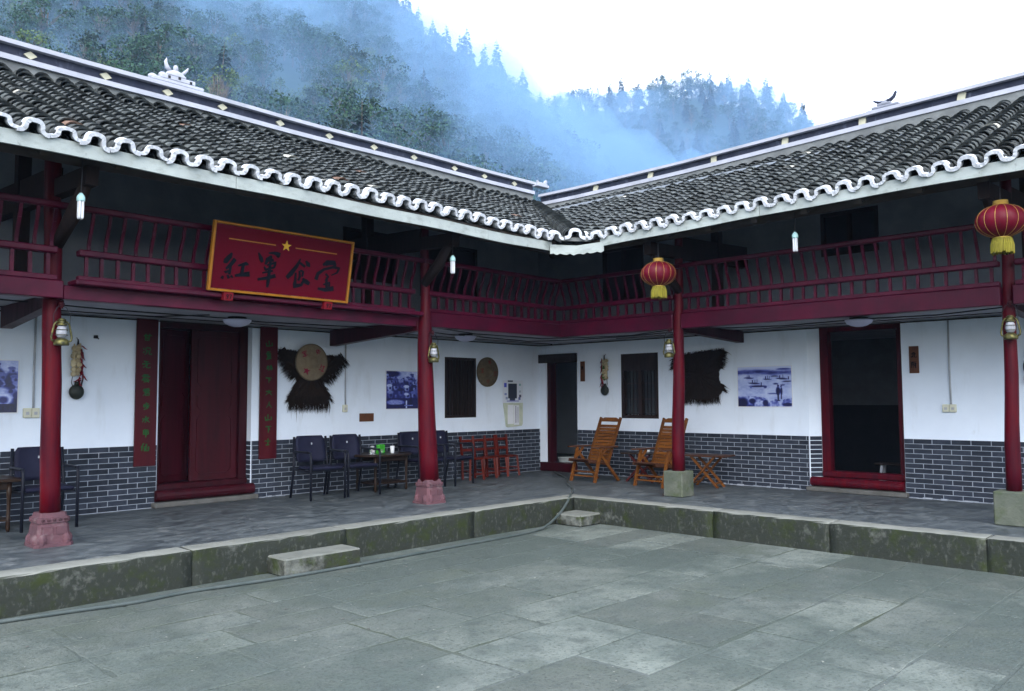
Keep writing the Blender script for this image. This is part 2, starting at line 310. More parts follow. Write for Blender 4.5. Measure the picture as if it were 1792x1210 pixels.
# ------------------------------------------------------------------ mesh helpers
class MB:
    def __init__(s):
        s.v, s.f, s.m = [], [], []
    def add(s, vs, fs, mi=0):
        o = len(s.v)
        s.v += [tuple(v) for v in vs]
        s.f += [tuple(i + o for i in f) for f in fs]
        s.m += [mi] * len(fs)
        return s
    def box(s, x0, x1, y0, y1, z0, z1, mi=0, T=None):
        vs = [Vector(p) for p in ((x0, y0, z0), (x1, y0, z0), (x1, y1, z0), (x0, y1, z0), (x0, y0, z1), (x1, y0, z1), (x1, y1, z1), (x0, y1, z1))]
        if T is not None:
            vs = [T @ v for v in vs]
        return s.add(vs, [(0, 3, 2, 1), (4, 5, 6, 7), (0, 1, 5, 4), (1, 2, 6, 5), (2, 3, 7, 6), (3, 0, 4, 7)], mi)
    def bbox(s, x0, x1, y0, y1, z0, z1, b=0.006, mi=0, T=None):
        """box with chamfered vertical and top edges (24 vertices)"""
        bm = bmesh.new()
        bmesh.ops.create_cube(bm, size=1)
        for v in bm.verts:
            v.co = Vector((x0 + (v.co.x + .5) * (x1 - x0), y0 + (v.co.y + .5) * (y1 - y0), z0 + (v.co.z + .5) * (z1 - z0)))
        bmesh.ops.bevel(bm, geom=bm.edges[:], offset=b, segments=1, affect='EDGES', profile=0.5)
        return s.frombm(bm, mi, T)
    def frombm(s, bm, mi=0, T=None):
        bm.verts.ensure_lookup_table()
        bm.verts.index_update()
        s.add([(T @ v.co) if T is not None else v.co for v in bm.verts], [[v.index for v in f.verts] for f in bm.faces], mi)
        bm.free()
        return s
    def prism(s, poly, z0, z1, mi=0, zf=None):
        """horizontal polygon extruded; zf(x,y) adds height"""
        n = len(poly)
        g = zf or (lambda x, y: 0.0)
        vs = [(x, y, z0 + g(x, y)) for x, y in poly] + [(x, y, z1 + g(x, y)) for x, y in poly]
        fs = [tuple(range(n - 1, -1, -1)), tuple(range(n, 2 * n))] + [(i, (i + 1) % n, n + (i + 1) % n, n + i) for i in range(n)]
        return s.add(vs, fs, mi)
    def wallpoly(s, poly, y0, y1, mi=0):
        """polygon in x,z (counter-clockwise seen from -y) extruded in y"""
        n = len(poly)
        vs = [(x, y0, z) for x, z in poly] + [(x, y1, z) for x, z in poly]
        fs = [tuple(range(n)), tuple(range(2 * n - 1, n - 1, -1))] + [(i, n + i, n + (i + 1) % n, (i + 1) % n) for i in range(n)]
        return s.add(vs, fs, mi)
    def tube(s, pts, r, seg=8, mi=0, cap=True):
        pts = [Vector(p) for p in pts]
        n = len(pts)
        rs = r if isinstance(r, (list, tuple)) else [r] * n
        vs, fs = [], []
        up = Vector((0, 0, 1))
        pa = None
        for i, p in enumerate(pts):
            t = (pts[min(i + 1, n - 1)] - pts[max(i - 1, 0)]).normalized()
            if pa is None:
                a = t.cross(up)
                if a.length < 1e-3:
                    a = Vector((1, 0, 0))
            else:
                a = pa - t * pa.dot(t)
            a.normalize(); pa = a
            b = t.cross(a).normalized()
            for k in range(seg):
                th = 2 * PI * k / seg
                vs.append(p + (a * math.cos(th) + b * math.sin(th)) * rs[i])
        for i in range(n - 1):
            for k in range(seg):
                k2 = (k + 1) % seg
                fs.append((i * seg + k, i * seg + k2, (i + 1) * seg + k2, (i + 1) * seg + k))
        if cap:
            fs.append(tuple(range(seg - 1, -1, -1)))
            fs.append(tuple(range((n - 1) * seg, n * seg)))
        return s.add(vs, fs, mi)
    def bar(s, p, q, w, h=None, mi=0, up=(0, 0, 1)):
        """rectangular bar from p to q"""
        h = h or w
        p, q = Vector(p), Vector(q)
        t = (q - p).normalized()
        a = t.cross(Vector(up))
        if a.length < 1e-3:
            a = t.cross(Vector((0, 1, 0)))
        a.normalize()
        b = a.cross(t).normalized()
        vs = [e + a * (i * w / 2) + b * (j * h / 2) for e in (p, q) for i, j in ((-1, -1), (1, -1), (1, 1), (-1, 1))]
        return s.add(vs, [(0, 1, 2, 3)[::-1], (4, 5, 6, 7), (0, 1, 5, 4), (1, 2, 6, 5), (2, 3, 7, 6), (3, 0, 4, 7)], mi)
    def lathe(s, prof, seg=20, mi=0, T=None):
        vs, fs = [], []
        n = len(prof)
        for r, z in prof:
            for k in range(seg):
                th = 2 * PI * k / seg
                v = Vector((r * math.cos(th), r * math.sin(th), z))
                vs.append(T @ v if T is not None else v)
        for i in range(n - 1):
            for k in range(seg):
                k2 = (k + 1) % seg
                fs.append((i * seg + k, i * seg + k2, (i + 1) * seg + k2, (i + 1) * seg + k))
        if prof[0][0] > 1e-4:
            fs.append(tuple(range(seg - 1, -1, -1)))
        if prof[-1][0] > 1e-4:
            fs.append(tuple(range((n - 1) * seg, n * seg)))
        return s.add(vs, fs, mi)
    def ball(s, c, r, seg=8, rings=6, mi=0):
        rx, ry, rz = r if isinstance(r, (tuple, list)) else (r, r, r)
        T = Matrix.Translation(Vector(c)) @ Matrix.Diagonal((rx, ry, rz, 1))
        prof = [(max(1e-5, math.sin(PI * i / rings)), -math.cos(PI * i / rings)) for i in range(rings + 1)]
        return s.lathe(prof, seg, mi, T)
    def stroke(s, pts, y, t=0.002, mi=0, fx=lambda u, v: (u, v)):
        """brush stroke in the x-z plane: pts = (x, z, width)"""
        n = len(pts)
        L, Rr = [], []
        for i, (x, z, w) in enumerate(pts):
            a = pts[max(i - 1, 0)]; b = pts[min(i + 1, n - 1)]
            dx, dz = b[0] - a[0], b[1] - a[1]
            q = math.hypot(dx, dz) or 1
            nx, nz = -dz / q * w / 2, dx / q * w / 2
            L.append((x + nx, z + nz)); Rr.append((x - nx, z - nz))
        vs = [(x, y, z) for x, z in L] + [(x, y, z) for x, z in Rr] + [(x, y + t, z) for x, z in L] + [(x, y + t, z) for x, z in Rr]
        fs = []
        for i in range(n - 1):
            fs.append((i, n + i, n + i + 1, i + 1))
            fs.append((i, i + 1, 2 * n + i + 1, 2 * n + i))
            fs.append((n + i, 3 * n + i, 3 * n + i + 1, n + i + 1))
        fs.append((0, 2 * n, 3 * n, n)); fs.append((n - 1, 2 * n - 1, 4 * n - 1, 3 * n - 1))
        return s.add(vs, fs, mi)
    def mesh(s, name, mats, smooth=False):
        me = bpy.data.meshes.new(name)
        me.from_pydata(s.v, [], s.f)
        mats = mats if isinstance(mats, (list, tuple)) else [mats]
        for k in mats:
            me.materials.append(M[k] if isinstance(k, str) else k)
        if len(mats) > 1:
            me.polygons.foreach_set('material_index', s.m)
        if smooth:
            me.polygons.foreach_set('use_smooth', [True] * len(me.polygons))
        me.update()
        return me
    def build(s, name, mats, parent=None, smooth=False, loc=None, rot=None):
        return obj(name, s.mesh(name, mats, smooth), parent, loc, rot)

def fixn(me):
    bm = bmesh.new(); bm.from_mesh(me)
    bmesh.ops.recalc_face_normals(bm, faces=bm.faces[:])
    bm.to_mesh(me); bm.free()
    return me

def obj(name, me, parent=None, loc=None, rot=None):
    o = bpy.data.objects.new(name, me)
    C.objects.link(o)
    if parent is not None:
        o.parent = parent
    if loc is not None:
        o.location = loc
    if rot is not None:
        o.rotation_euler = rot
    return o

def tag(o, label=None, cat=None, group=None, kind=None):
    if label: o['label'] = label
    if cat: o['category'] = cat
    if group: o['group'] = group
    if kind: o['kind'] = kind
    return o

def thing(name, label, cat, loc=(0, 0, 0), rz=0.0, group=None):
    o = bpy.data.objects.new(name, None)
    o.empty_display_size = 0.1
    C.objects.link(o)
    o.location = loc
    o.rotation_euler = (0, 0, rz)
    return tag(o, label, cat, group)

def copy_tree(o, loc=None, rz=None, label=None, parent=None):
    c = o.copy(); C.objects.link(c)
    if parent is not None:
        c.parent = parent
    if loc is not None: c.location = loc
    if rz is not None: c.rotation_euler = (0, 0, rz)
    if label: c['label'] = label
    for ch in list(o.children):
        copy_tree(ch, parent=c)
    return c

# wing frames: x to the viewer's right along the wall, -y out of the wall towards the yard
RZ = {'L': 0.0, 'R': -PI / 2}
def W(w, x, y, z):
    return Vector((x, y, z)) if w == 'L' else Vector((y, -x, z))

def lerp(a, b, t): return a + (b - a) * t
def interp(x, xs, ys): return float(np.interp(x, xs, ys))

# ------------------------------------------------------------------ glyph strokes (0..1 boxes)
SIGN = [[(0.133,0.568,0.0104),(0.122,0.514,0.0291),(0.096,0.435,0.0318),(0.085,0.415,0.0069)],[(0.158,0.488,0.0249),(0.133,0.401,0.0235),(0.104,0.328,0.0125)],[(0.133,0.401,0.0152),(0.13,0.313,0.0166),(0.104,0.278,0.0138),(0.097,0.298,0.0083)],[(0.134,0.343,0.0125),(0.128,0.254,0.0166)],[(0.091,0.224,0.0111),(0.083,0.182,0.0208)],[(0.139,0.235,0.018),(0.155,0.214,0.0069)],[(0.116,0.244,0.0111),(0.129,0.199,0.0166)],[(0.181,0.396,0.0097),(0.23,0.438,0.0235),(0.247,0.428,0.0083)],[(0.214,0.43,0.018),(0.209,0.282,0.0208)],[(0.166,0.246,0.0152),(0.21,0.272,0.0235),(0.26,0.294,0.0318)],
 [(0.307,0.625,0.0069),(0.327,0.542,0.0277),(0.339,0.488,0.018)],[(0.376,0.637,0.0083),(0.412,0.648,0.0194),(0.448,0.635,0.0318),(0.438,0.59,0.0166)],[(0.399,0.599,0.0152),(0.374,0.54,0.0291),(0.36,0.461,0.0111)],[(0.375,0.522,0.0111),(0.414,0.543,0.0208)],[(0.374,0.457,0.0111),(0.432,0.51,0.0166),(0.423,0.435,0.0138),(0.366,0.385,0.0152),(0.354,0.43,0.0083)],[(0.395,0.575,0.0125),(0.393,0.349,0.0194),(0.391,0.198,0.0221),(0.39,0.125,0.0125)],[(0.319,0.229,0.0152),(0.376,0.262,0.0208),(0.438,0.312,0.0249)],[(0.347,0.333,0.0097),(0.415,0.381,0.0138)],
 [(0.605,0.615,0.0069),(0.585,0.505,0.0235),(0.546,0.372,0.0318),(0.519,0.301,0.0249)],[(0.645,0.595,0.0097),(0.666,0.542,0.0318),(0.679,0.511,0.0069)],[(0.602,0.556,0.0152),(0.644,0.502,0.0166)],[(0.605,0.433,0.0111),(0.613,0.342,0.0166),(0.604,0.278,0.0152)],[(0.612,0.438,0.0125),(0.633,0.425,0.0152),(0.631,0.346,0.0125)],[(0.58,0.396,0.0111),(0.583,0.273,0.018),(0.58,0.187,0.0291),(0.631,0.221,0.0194),(0.643,0.287,0.0152)],[(0.634,0.316,0.0152),(0.662,0.276,0.0318),(0.688,0.247,0.0235)],
 [(0.776,0.568,0.0138),(0.81,0.611,0.0346),(0.862,0.625,0.0318),(0.872,0.556,0.0166)],[(0.799,0.643,0.0097),(0.81,0.564,0.0208)],[(0.735,0.324,0.0249),(0.745,0.421,0.0235),(0.79,0.503,0.018),(0.853,0.551,0.0166),(0.907,0.549,0.018),(0.892,0.473,0.0125),(0.85,0.423,0.0069)],[(0.804,0.435,0.0125),(0.827,0.393,0.0152),(0.806,0.325,0.0097)],[(0.818,0.383,0.0138),(0.817,0.295,0.0166),(0.826,0.193,0.018)],[(0.796,0.262,0.0097),(0.841,0.301,0.0166),(0.841,0.233,0.0111)],[(0.757,0.191,0.0152),(0.812,0.182,0.0263),(0.877,0.22,0.0318)]]
SIGN_SPLIT = (0, 10, 18, 25, 32)
G = {  # small characters, strokes on a 0..10 grid
 'gan': [[(1, 7), (9, 7.6)], [(3, 10), (3, 0.6)], [(7, 10), (7, 0.6)], [(3, 4), (7, 4)], [(3, 0.8), (7, 0.8)]],
 'kuang': [[(1, 8), (2.5, 6.5)], [(0.8, 3), (2.6, 5)], [(4, 9), (8.6, 9), (8.4, 5.6)], [(4, 9), (4.2, 5.6), (8.4, 5.6)], [(5.5, 5.5), (4.6, 2.5), (2.6, 0.4)], [(7, 5.5), (7, 1), (9.6, 0.6), (9.7, 2.2)]],
 'wu': [[(2.5, 9), (7.5, 9.4)], [(0.6, 6), (9.4, 6.6)], [(5, 9), (4.4, 4), (0.8, 0.5)], [(5.6, 6), (5.6, 1.2), (9, 0.8), (9.4, 2.6)]],
 'yun': [[(2, 9.5), (8, 9.7)], [(1, 7.6), (9, 8), (8.4, 6.4)], [(5, 9.5), (5, 6)], [(2.6, 7), (3.6, 6.4)], [(6.6, 7), (7.4, 6.4)], [(2, 4.6), (8, 5)], [(0.8, 2.6), (9.2, 3.2)], [(4.6, 2.8), (2.6, 0.6), (7.6, 0.9)], [(6.6, 1.9), (8.2, 0.2)]],
 'jun': [[(2, 9), (7.6, 9.2), (7.4, 5.4)], [(0.8, 7.2), (9.4, 7.4)], [(2, 5.5), (7.5, 5.7)], [(5, 9), (3.6, 4.5), (1, 1)], [(4, 3.6), (8, 3.8), (7.6, 0.6)], [(4, 3.6), (4, 0.6), (7.6, 0.6)]],
 'bu': [[(5, 10), (5, 5.6)], [(5, 8), (8, 8)], [(2.6, 8.2), (2.6, 5.6)], [(0.8, 5.5), (9.4, 5.8)], [(5, 5.4), (5, 2.4)], [(3, 4.6), (1.8, 2.8)], [(8, 4.6), (5.6, 1.4), (2, 0.2)]],
 'shui': [[(5, 10), (5, 0.6), (3.6, 1.6)], [(1, 6.6), (4, 6.8), (0.6, 1.8)], [(8.4, 8.2), (5.4, 5.6)], [(5.4, 6), (9.4, 1.2)]],
 'jia': [[(2, 9), (2, 4)], [(2, 9), (8, 9.2), (8, 4)], [(2, 6.6), (8, 6.8)], [(2, 4.2), (8, 4.4)], [(5, 9), (5, 0)]],
 'xian': [[(3.4, 9.6), (0.8, 5)], [(2.2, 7), (2.2, 0.6)], [(6.8, 9), (6.8, 1.2)], [(4.6, 6), (4.6, 1)], [(9.2, 6), (9.2, 0.8)], [(4.6, 1.1), (9.2, 1.3)]],
 'shan': [[(5, 9.4), (5, 1)], [(1.4, 6), (1.4, 0.8)], [(8.8, 6.2), (8.8, 0.6)], [(1.4, 0.9), (8.8, 1.2)]],
 'zhong': [[(2, 9.4), (8, 9.8)], [(0.8, 7.8), (9.2, 8)], [(2.4, 6.6), (7.8, 6.8), (7.8, 3.6), (2.4, 3.6), (2.4, 6.6)], [(2.4, 5.1), (7.8, 5.2)], [(5, 9.6), (5, 0.6)], [(2, 2.1), (8, 2.3)], [(0.8, 0.5), (9.4, 0.8)]],
 'lin': [[(0.6, 7), (4.6, 7.2)], [(2.6, 9.8), (2.6, 0.4)], [(2.6, 7), (0.6, 3)], [(5.2, 7), (9.6, 7.4)], [(7.2, 9.8), (7.2, 0.4)], [(7.2, 7), (4.8, 2.6)], [(7.2, 7), (9.8, 2.4)]],
 'xia': [[(0.8, 8.8), (9.2, 9.2)], [(5, 9), (5, 0.4)], [(5, 6.4), (7.6, 4.6)]],
 'da': [[(0.8, 6.4), (9.2, 6.9)], [(5, 9.8), (4.6, 5), (0.8, 0.5)], [(5, 6), (9.4, 0.6)]],
 'ren': [[(5, 9.6), (4, 5), (0.6, 0.6)], [(4.8, 6), (9.6, 0.6)]],
 'shi': [[(1, 6.2), (9, 6.6)], [(5, 9.6), (5, 0.8)], [(2.4, 0.7), (7.8, 0.9)]],
 'hong': [[(3, 9.6), (1, 7), (3.4, 6.8)], [(3.8, 7.8), (0.8, 4), (4, 4.6)], [(0.6, 1.4), (4.2, 2.4)], [(5.2, 8.4), (9.4, 8.6)], [(7.2, 8.4), (7.2, 1.4)], [(4.8, 1.2), (9.8, 1.4)]],
 'army': [[(1.2, 9), (0.6, 7.2)], [(1, 9), (9, 9.2), (8.4, 7.4)], [(2.4, 7), (7.8, 7.2)], [(4.6, 8), (3, 4.8), (7.6, 5)], [(5.2, 6.4), (5.2, 0)], [(0.6, 2.8), (9.6, 3.1)]],
 'mid': [[(1.6, 8), (1.6, 4.2)], [(1.6, 8), (8.6, 8.2), (8.4, 4.2)], [(1.6, 4.3), (8.4, 4.4)], [(5, 10), (5, 0)]],
 'bei': [[(3.8, 9), (3.8, 1)], [(0.8, 6.4), (3.8, 6.6)], [(0.6, 1.2), (3.8, 3)], [(6.2, 9), (6.2, 1.4), (9.4, 1), (9.5, 2.6)], [(9, 7), (6.2, 5)]],
 'chu': [[(1.2, 9.4), (9.4, 9.6)], [(1.6, 9.4), (0.6, 0.4)], [(2.6, 7.6), (5.6, 7.8)], [(2.8, 6.2), (5.2, 6.2), (5, 4.2), (2.8, 4.2), (2.8, 6.2)], [(2.4, 1.4), (5.8, 2.2)], [(6, 6.6), (9.8, 6.8)], [(8.2, 8.6), (8.2, 0.6), (7, 1.4)], [(6.4, 4.6), (7, 3.4)]],
 '9': [[(7, 6.4), (4.4, 5), (3, 7), (4.4, 9.4), (7, 8.6), (7, 6.4), (6.4, 3), (4.6, 0.6)]],
 '7': [[(2.4, 9), (7.6, 9.2), (5.6, 5), (4.6, 0.6)]],
}
def glyph(mb, key, cx, cz, w, h, y, sw, mi=0, rot=0.0, jit=0.0, brush=True):
    for k, st in enumerate(G[key]):
        pts = []
        n = len(st)
        for i, (u, v) in enumerate(st):
            a = (u / 10 - .5) * w + rnd.uniform(-jit, jit) * w
            b = (v / 10 - .5) * h + rnd.uniform(-jit, jit) * h
            x = a * math.cos(rot) - b * math.sin(rot); z = a * math.sin(rot) + b * math.cos(rot)
            t = i / max(1, n - 1)
            pts.append((cx + x, cz + z, sw * ((1.15 - 0.5 * t) if brush else 1.0)))
        mb.stroke(pts, y - 0.0004 * k, 0.002 + 0.0004 * k, mi)

# ================================================================== THE SETTING
# ---------------- terrain: valley floor and two wooded slopes behind the house
LB = ([-180, -90, -50, -32, -11, -7.8, -5, -2.56, -0.14, 1.67, 4, 8, 12, 20, 30, 60, 180],
      [0.0, 0.20, 0.44, 0.52, 0.53, 0.490, 0.455, 0.43, 0.405, 0.38, 0.335, 0.26, 0.19, 0.10, 0.05, 0.0, 0.0])
FB = ([-180, -60, -30, 0, 3.68, 6.7, 10.25, 14.5, 17.85, 19.26, 21, 24, 30, 45, 180],
      [0.0, 0.1, 0.30, 0.355, 0.372, 0.380, 0.388, 0.388, 0.377, 0.345, 0.303, 0.24, 0.16, 0.06, 0.0])
D1, D2 = 280.0, 410.0
YAW = math.atan2(cf.y, cf.x)
def terr(b, d):
    """ground height at bearing b (degrees right of the view axis) and distance d from the yard"""
    tl = max(0.0, interp(b, *LB) - 0.026)
    tf = max(0.0, interp(b, *FB) - 0.024)
    wob = 1 + 0.03 * math.sin(d * 0.06 + b * 0.5) * math.sin(b * 0.33)
    h1 = tl * D1 * max(0.0, (d - 42) / (D1 - 42)) ** 1.12 if d <= D1 else tl * D1 - (d - D1) * 0.35
    h2 = 0.0
    if d > 190:
        h2 = tf * D2 * ((d - 190) / (D2 - 190)) ** 1.0 if d <= D2 else tf * D2 - (d - D2) * 0.3
    return -0.75 + max(0.0, h1, h2) * wob * (1 if d > 60 else 0.6 + 0.4 * max(0, (d - 42) / 18))
def polar(b, d):
    a = YAW - R(b)
    return CAM.x + d * math.cos(a), CAM.y + d * math.sin(a)
mb = MB()
bs = [-180, -150, -120, -95, -75, -60] + [x * 1.0 for x in range(-50, 47)] + [55, 70, 90, 120, 150]
ds = [0.5, 15, 30, 42, 50, 58] + [60 + 8 * i for i in range(1, 66)] + [600, 640, 700]
nb = len(bs)
vs = []
for d in ds:
    for b in bs:
        x, y = polar(b, d)
        vs.append((x, y, terr(b, d)))
fs = [(i * nb + k, i * nb + (k + 1) % nb, (i + 1) * nb + (k + 1) % nb, (i + 1) * nb + k) for i in range(len(ds) - 1) for k in range(nb)]
fs.append(tuple(range(nb)))
mb.add(vs, fs)
ter = mb.build('hills', 'terrain', smooth=True)
fixn(ter.data)
tag(ter, 'wooded hills rising behind the tiled roofs', kind='structure')

# ---------------- courtyard paving
yard = thing('courtyard', 'grey flagstone courtyard inside the L of the house', None)
tag(yard, kind='structure')
MB().box(-20, -2.9, -22, -3.2, -0.60, -0.3222).build('bedding', 'joint', yard)
meshes = []
for v in range(7):
    pass
def flag_mesh(lx, ly, name='flagstone'):
    """one slab: slightly uneven outline, eased edge"""
    n = 4
    pts = []
    for (x0, y0, x1, y1) in ((0, 0, lx, 0), (lx, 0, lx, ly), (lx, ly, 0, ly), (0, ly, 0, 0)):
        for i in range(n):
            t = i / n
            j = 0 if i == 0 else 1
            nx, ny = (y1 - y0), -(x1 - x0)
            q = math.hypot(nx, ny)
            w = rnd.uniform(-0.018, 0.007) * j
            pts.append((lerp(x0, x1, t) + nx / q * w, lerp(y0, y1, t) + ny / q * w))
    cx, cy = lx / 2, ly / 2
    # cut corners a little
    pts = [((x - cx) * (1 - 0.03 * rnd.random() if k % n == 0 else 1), (y - cy) * (1 - 0.05 * rnd.random() if k % n == 0 else 1)) for k, (x, y) in enumerate(pts)]
    N = len(pts)
    ins = 0.006
    top = [(x * (1 - ins / (lx / 2)), y * (1 - ins / (ly / 2))) for x, y in pts]
    vs = [(x, y, -0.05) for x, y in pts] + [(x, y, -0.003) for x, y in pts] + [(x, y, 0.0) for x, y in top]
    fs = [(i, (i + 1) % N, N + (i + 1) % N, N + i) for i in range(N)] + [(N + i, N + (i + 1) % N, 2 * N + (i + 1) % N, 2 * N + i) for i in range(N)] + [tuple(range(2 * N, 3 * N))]
    return MB().add(vs, fs).mesh(name, 'flag')
y = -3.40
row = 0
while y > -11.2:
    h = rnd.choice([0.46, 0.52, 0.58, 0.64])
    x = -3.06 + rnd.uniform(0, 0.3)
    while x > -13.4:
        lx = rnd.choice([0.75, 0.95, 1.1, 1.3, 1.55])
        # keep to the triangle that the camera sees
        c = Vector((x - lx / 2, y - h / 2, -0.32))
        rel = c - CAM
        fz = rel.dot(cf); rx = rel.dot(cr)
        if fz > 1.6 and abs(rx) < fz * 0.66 + 1.0 and c.x > -12.8:
            if x > -3.07: x = -3.07
            me = flag_mesh(lx - rnd.uniform(0.008, 0.02), h - rnd.uniform(0.006, 0.02))
            o = obj('flagstone', me, yard, (x - lx / 2, y - h / 2, -0.318 + rnd.uniform(-0.002, 0.004)),
                    (rnd.uniform(-0.003, 0.003), rnd.uniform(-0.002, 0.002), rnd.uniform(-0.006, 0.006)))
        x -= lx
    y -= h
    row += 1

mb = MB()
for i in range(45):
    cx_, cy_ = rnd.choice([(-9.6, -4.6), (-8.2, -5.2), (-6.6, -4.4), (-5.2, -7.2), (-7.0, -6.2), (-4.2, -4.6)])
    x, y = cx_ + rnd.gauss(0, .6), cy_ + rnd.gauss(0, .5)
    if y > -3.5 or x > -3.2: continue
    a = rnd.uniform(0, 6.28); l_ = rnd.uniform(.005, .02); w_ = l_ * rnd.uniform(.4, .8)
    T = Matrix.Translation((x, y, -0.3135)) @ Matrix.Rotation(a, 4, 'Z')
    mb.add([T @ Vector(p) for p in ((-l_, -w_ * .5, 0), (0, -w_, 0.001), (l_, 0, 0), (0, w_, 0.001), (0, 0, 0.006))], [(0, 1, 4), (1, 2, 4), (2, 3, 4), (3, 0, 4)])
tag(mb.build('litter', 'concrete', None), 'pale crumbs and chips scattered over the courtyard paving', 'litter', kind='stuff')

# ---------------- veranda platform
ver = thing('veranda_floor', 'raised grey cement veranda floor edged with kerb stones', None)
tag(ver, kind='structure')
MB().prism([(-14, -3.09), (-2.76, -3.09), (-2.76, -13), (4.2, -13), (4.2, 4.2), (-14, 4.2)], -0.7, 0.0).build('cement_floor', 'floor', ver)
def kerb(x0, x1, y0, y1, along):
    """kerb stone with a worn, uneven surface"""
    bm = bmesh.new()
    bmesh.ops.create_cube(bm, size=1)
    for v in bm.verts:
        v.co = Vector((lerp(x0, x1, v.co.x + .5), lerp(y0, y1, v.co.y + .5), lerp(-0.6, 0.006, v.co.z + .5)))
    le = [e for e in bm.edges if abs((e.verts[0].co - e.verts[1].co)['xy'.index(along)]) > 0.1]
    bmesh.ops.subdivide_edges(bm, edges=le, cuts=14, use_grid_fill=True)
    ve = [e for e in bm.edges if abs(e.verts[0].co.z - e.verts[1].co.z) > 0.1]
    bmesh.ops.subdivide_edges(bm, edges=ve, cuts=4, use_grid_fill=True)
    te = [e for e in bm.edges if e.verts[0].co.z > 0 and e.verts[1].co.z > 0 and len(e.link_faces) == 2 and abs(e.link_faces[0].normal.z) + abs(e.link_faces[1].normal.z) < 1.5]
    bmesh.ops.bevel(bm, geom=te, offset=0.018, segments=2, affect='EDGES', profile=0.6)
    for v in bm.verts:
        k = 0.006 if v.co.z > -0.005 else 0.009
        v.co += Vector((rnd.uniform(-k, k), rnd.uniform(-k, k), rnd.uniform(-0.003, 0.003)))
    return MB().frombm(bm).build('kerb_stone', 'kerb', ver, smooth=True)
xs = [-14, -12.3, -10.4, -8.6, -6.9, -5.0, -3.06]
for a, b in zip(xs[:-1], xs[1:]):
    kerb(a + 0.004, b - 0.004, -3.38, -3.094, 'x')
ys = [-3.10, -5.55, -7.0, -8.55, -9.4, -11, -13]
for a, b in zip(ys[:-1], ys[1:]):
    kerb(-3.052, -2.764, b + 0.004, a - 0.004, 'y')

# ================================================================== THE HOUSE: two wings
wing = {}
wing['L'] = thing('house_wing', 'left wing of the white plastered house with grey tiled roof, double door and balcony', 'house', (0, 0, 0), RZ['L'])
wing['R'] = thing('house_wing', 'right wing of the white plastered house with grey tiled roof, open doorway and balcony', 'house', (0, 0, 0), RZ['R'])
XL0, XR1 = -13.4, 12.6
BT = 0.807     # top of the brick dado
CZ = 2.45      # ceiling
WT = 0.30

def wall_with_openings(w, x0, x1, z0, z1, ops, key, name, th=WT, y=0.0):
    """plaster wall between x0..x1; ops = (xa, xb, za, zb)"""
    mb = MB()
    xs = sorted({x0, x1, *[o[0] for o in ops], *[o[1] for o in ops]})
    for a, b in zip(xs[:-1], xs[1:]):
        mid = (a + b) / 2
        cuts = sorted([(o[2], o[3]) for o in ops if o[0] < mid < o[1]])
        z = z0
        for c, d in cuts:
            if c > z + 1e-4: mb.box(a, b, y, y + th, z, c)
            z = max(z, d)
        if z < z1 - 1e-4: mb.box(a, b, y, y + th, z, z1)
    return mb.build(name, key, wing[w])

OPL = [(-7.49, -6.16, -0.1, 2.449), (-2.48, -1.72, 1.06, 2.13)]
OPR = [(0.18, 0.955, -0.1, 2.10), (1.975, 2.765, 1.035, 2.185), (5.44, 6.80, -0.1, 2.449)]
wall_with_openings('L', XL0, 0.0, -0.05, CZ - 0.002, OPL, 'plaster', 'wall')
wall_with_openings('R', 0.0, XR1, -0.05, CZ - 0.002, OPR, 'plaster', 'wall')
# splayed jamb of the right wing's doorway
MB().prism([(5.44, 0.0), (5.575, 0.15), (5.575, 0.30), (5.44, 0.30)][::1], 0.0, CZ - 0.002).build('splayed_jamb', 'plaster', wing['R'])

# ---- brick dado
def bricks(w, spans, reveals=()):
    dado = MB()
    for a, b in spans:
        dado.box(a, b, -0.0165, -0.0005, 0.0, BT)
    for (a, b, p, q) in reveals:        # reveal pieces given as two ground points
        pass
    dd = dado.build('brick_dado', 'mortar', wing[w])
    rows = 12
    rh = BT / rows
    lst = []
    for r in range(rows):
        z0 = r * rh + 0.006 if r else 0.010
        z1 = (r + 1) * rh - (0.0 if r == rows - 1 else 0.002)
        for (a, b) in spans:
            x = a - (0.12 if r % 2 else 0.0) - 0.24 * 0
            first = True
            while x < b - 0.005:
                xa = max(x + 0.005, a + 0.003); xb = min(x + 0.24 - 0.005, b - 0.003)
                if xb - xa > 0.02:
                    lst.append((xa, xb, z0, z1))
                x += 0.24 + 0.0
    # nearest to the camera first
    lst.sort(key=lambda q: (W(w, (q[0] + q[1]) / 2, 0, 0.4) - CAM).length + (100 if (abs((W(w, (q[0]+q[1])/2, 0, .4) - CAM).dot(cr)) > 0.63 * (W(w, (q[0]+q[1])/2, 0, .4) - CAM).dot(cf)) else 0))
    cache = {}
    rest = MB()
    for i, (xa, xb, z0, z1) in enumerate(lst):
        jy = rnd.uniform(-0.001, 0.001)
        if i < 300:
            k = (round(xb - xa, 3), round(z1 - z0, 3))
            if k not in cache:
                cache[k] = MB().bbox(-k[0] / 2, k[0] / 2, -0.008, 0.008, -k[1] / 2, k[1] / 2, 0.002).mesh('brick', 'brick')
            obj('brick', cache[k], dd, ((xa + xb) / 2, -0.012 + jy, (z0 + z1) / 2), (0, rnd.uniform(-0.004, 0.004), 0))
        else:
            rest.box(xa, xb, -0.020 + jy, -0.004 + jy, z0, z1)
    if rest.v:
        tag(rest.build('far_brickwork', 'brick', dd), kind='stuff')
    return dd
ddL = bricks('L', [(-9.9, -7.50), (-6.150, -0.004)])
ddR = bricks('R', [(0.96, 5.435), (6.805, 10.4)])
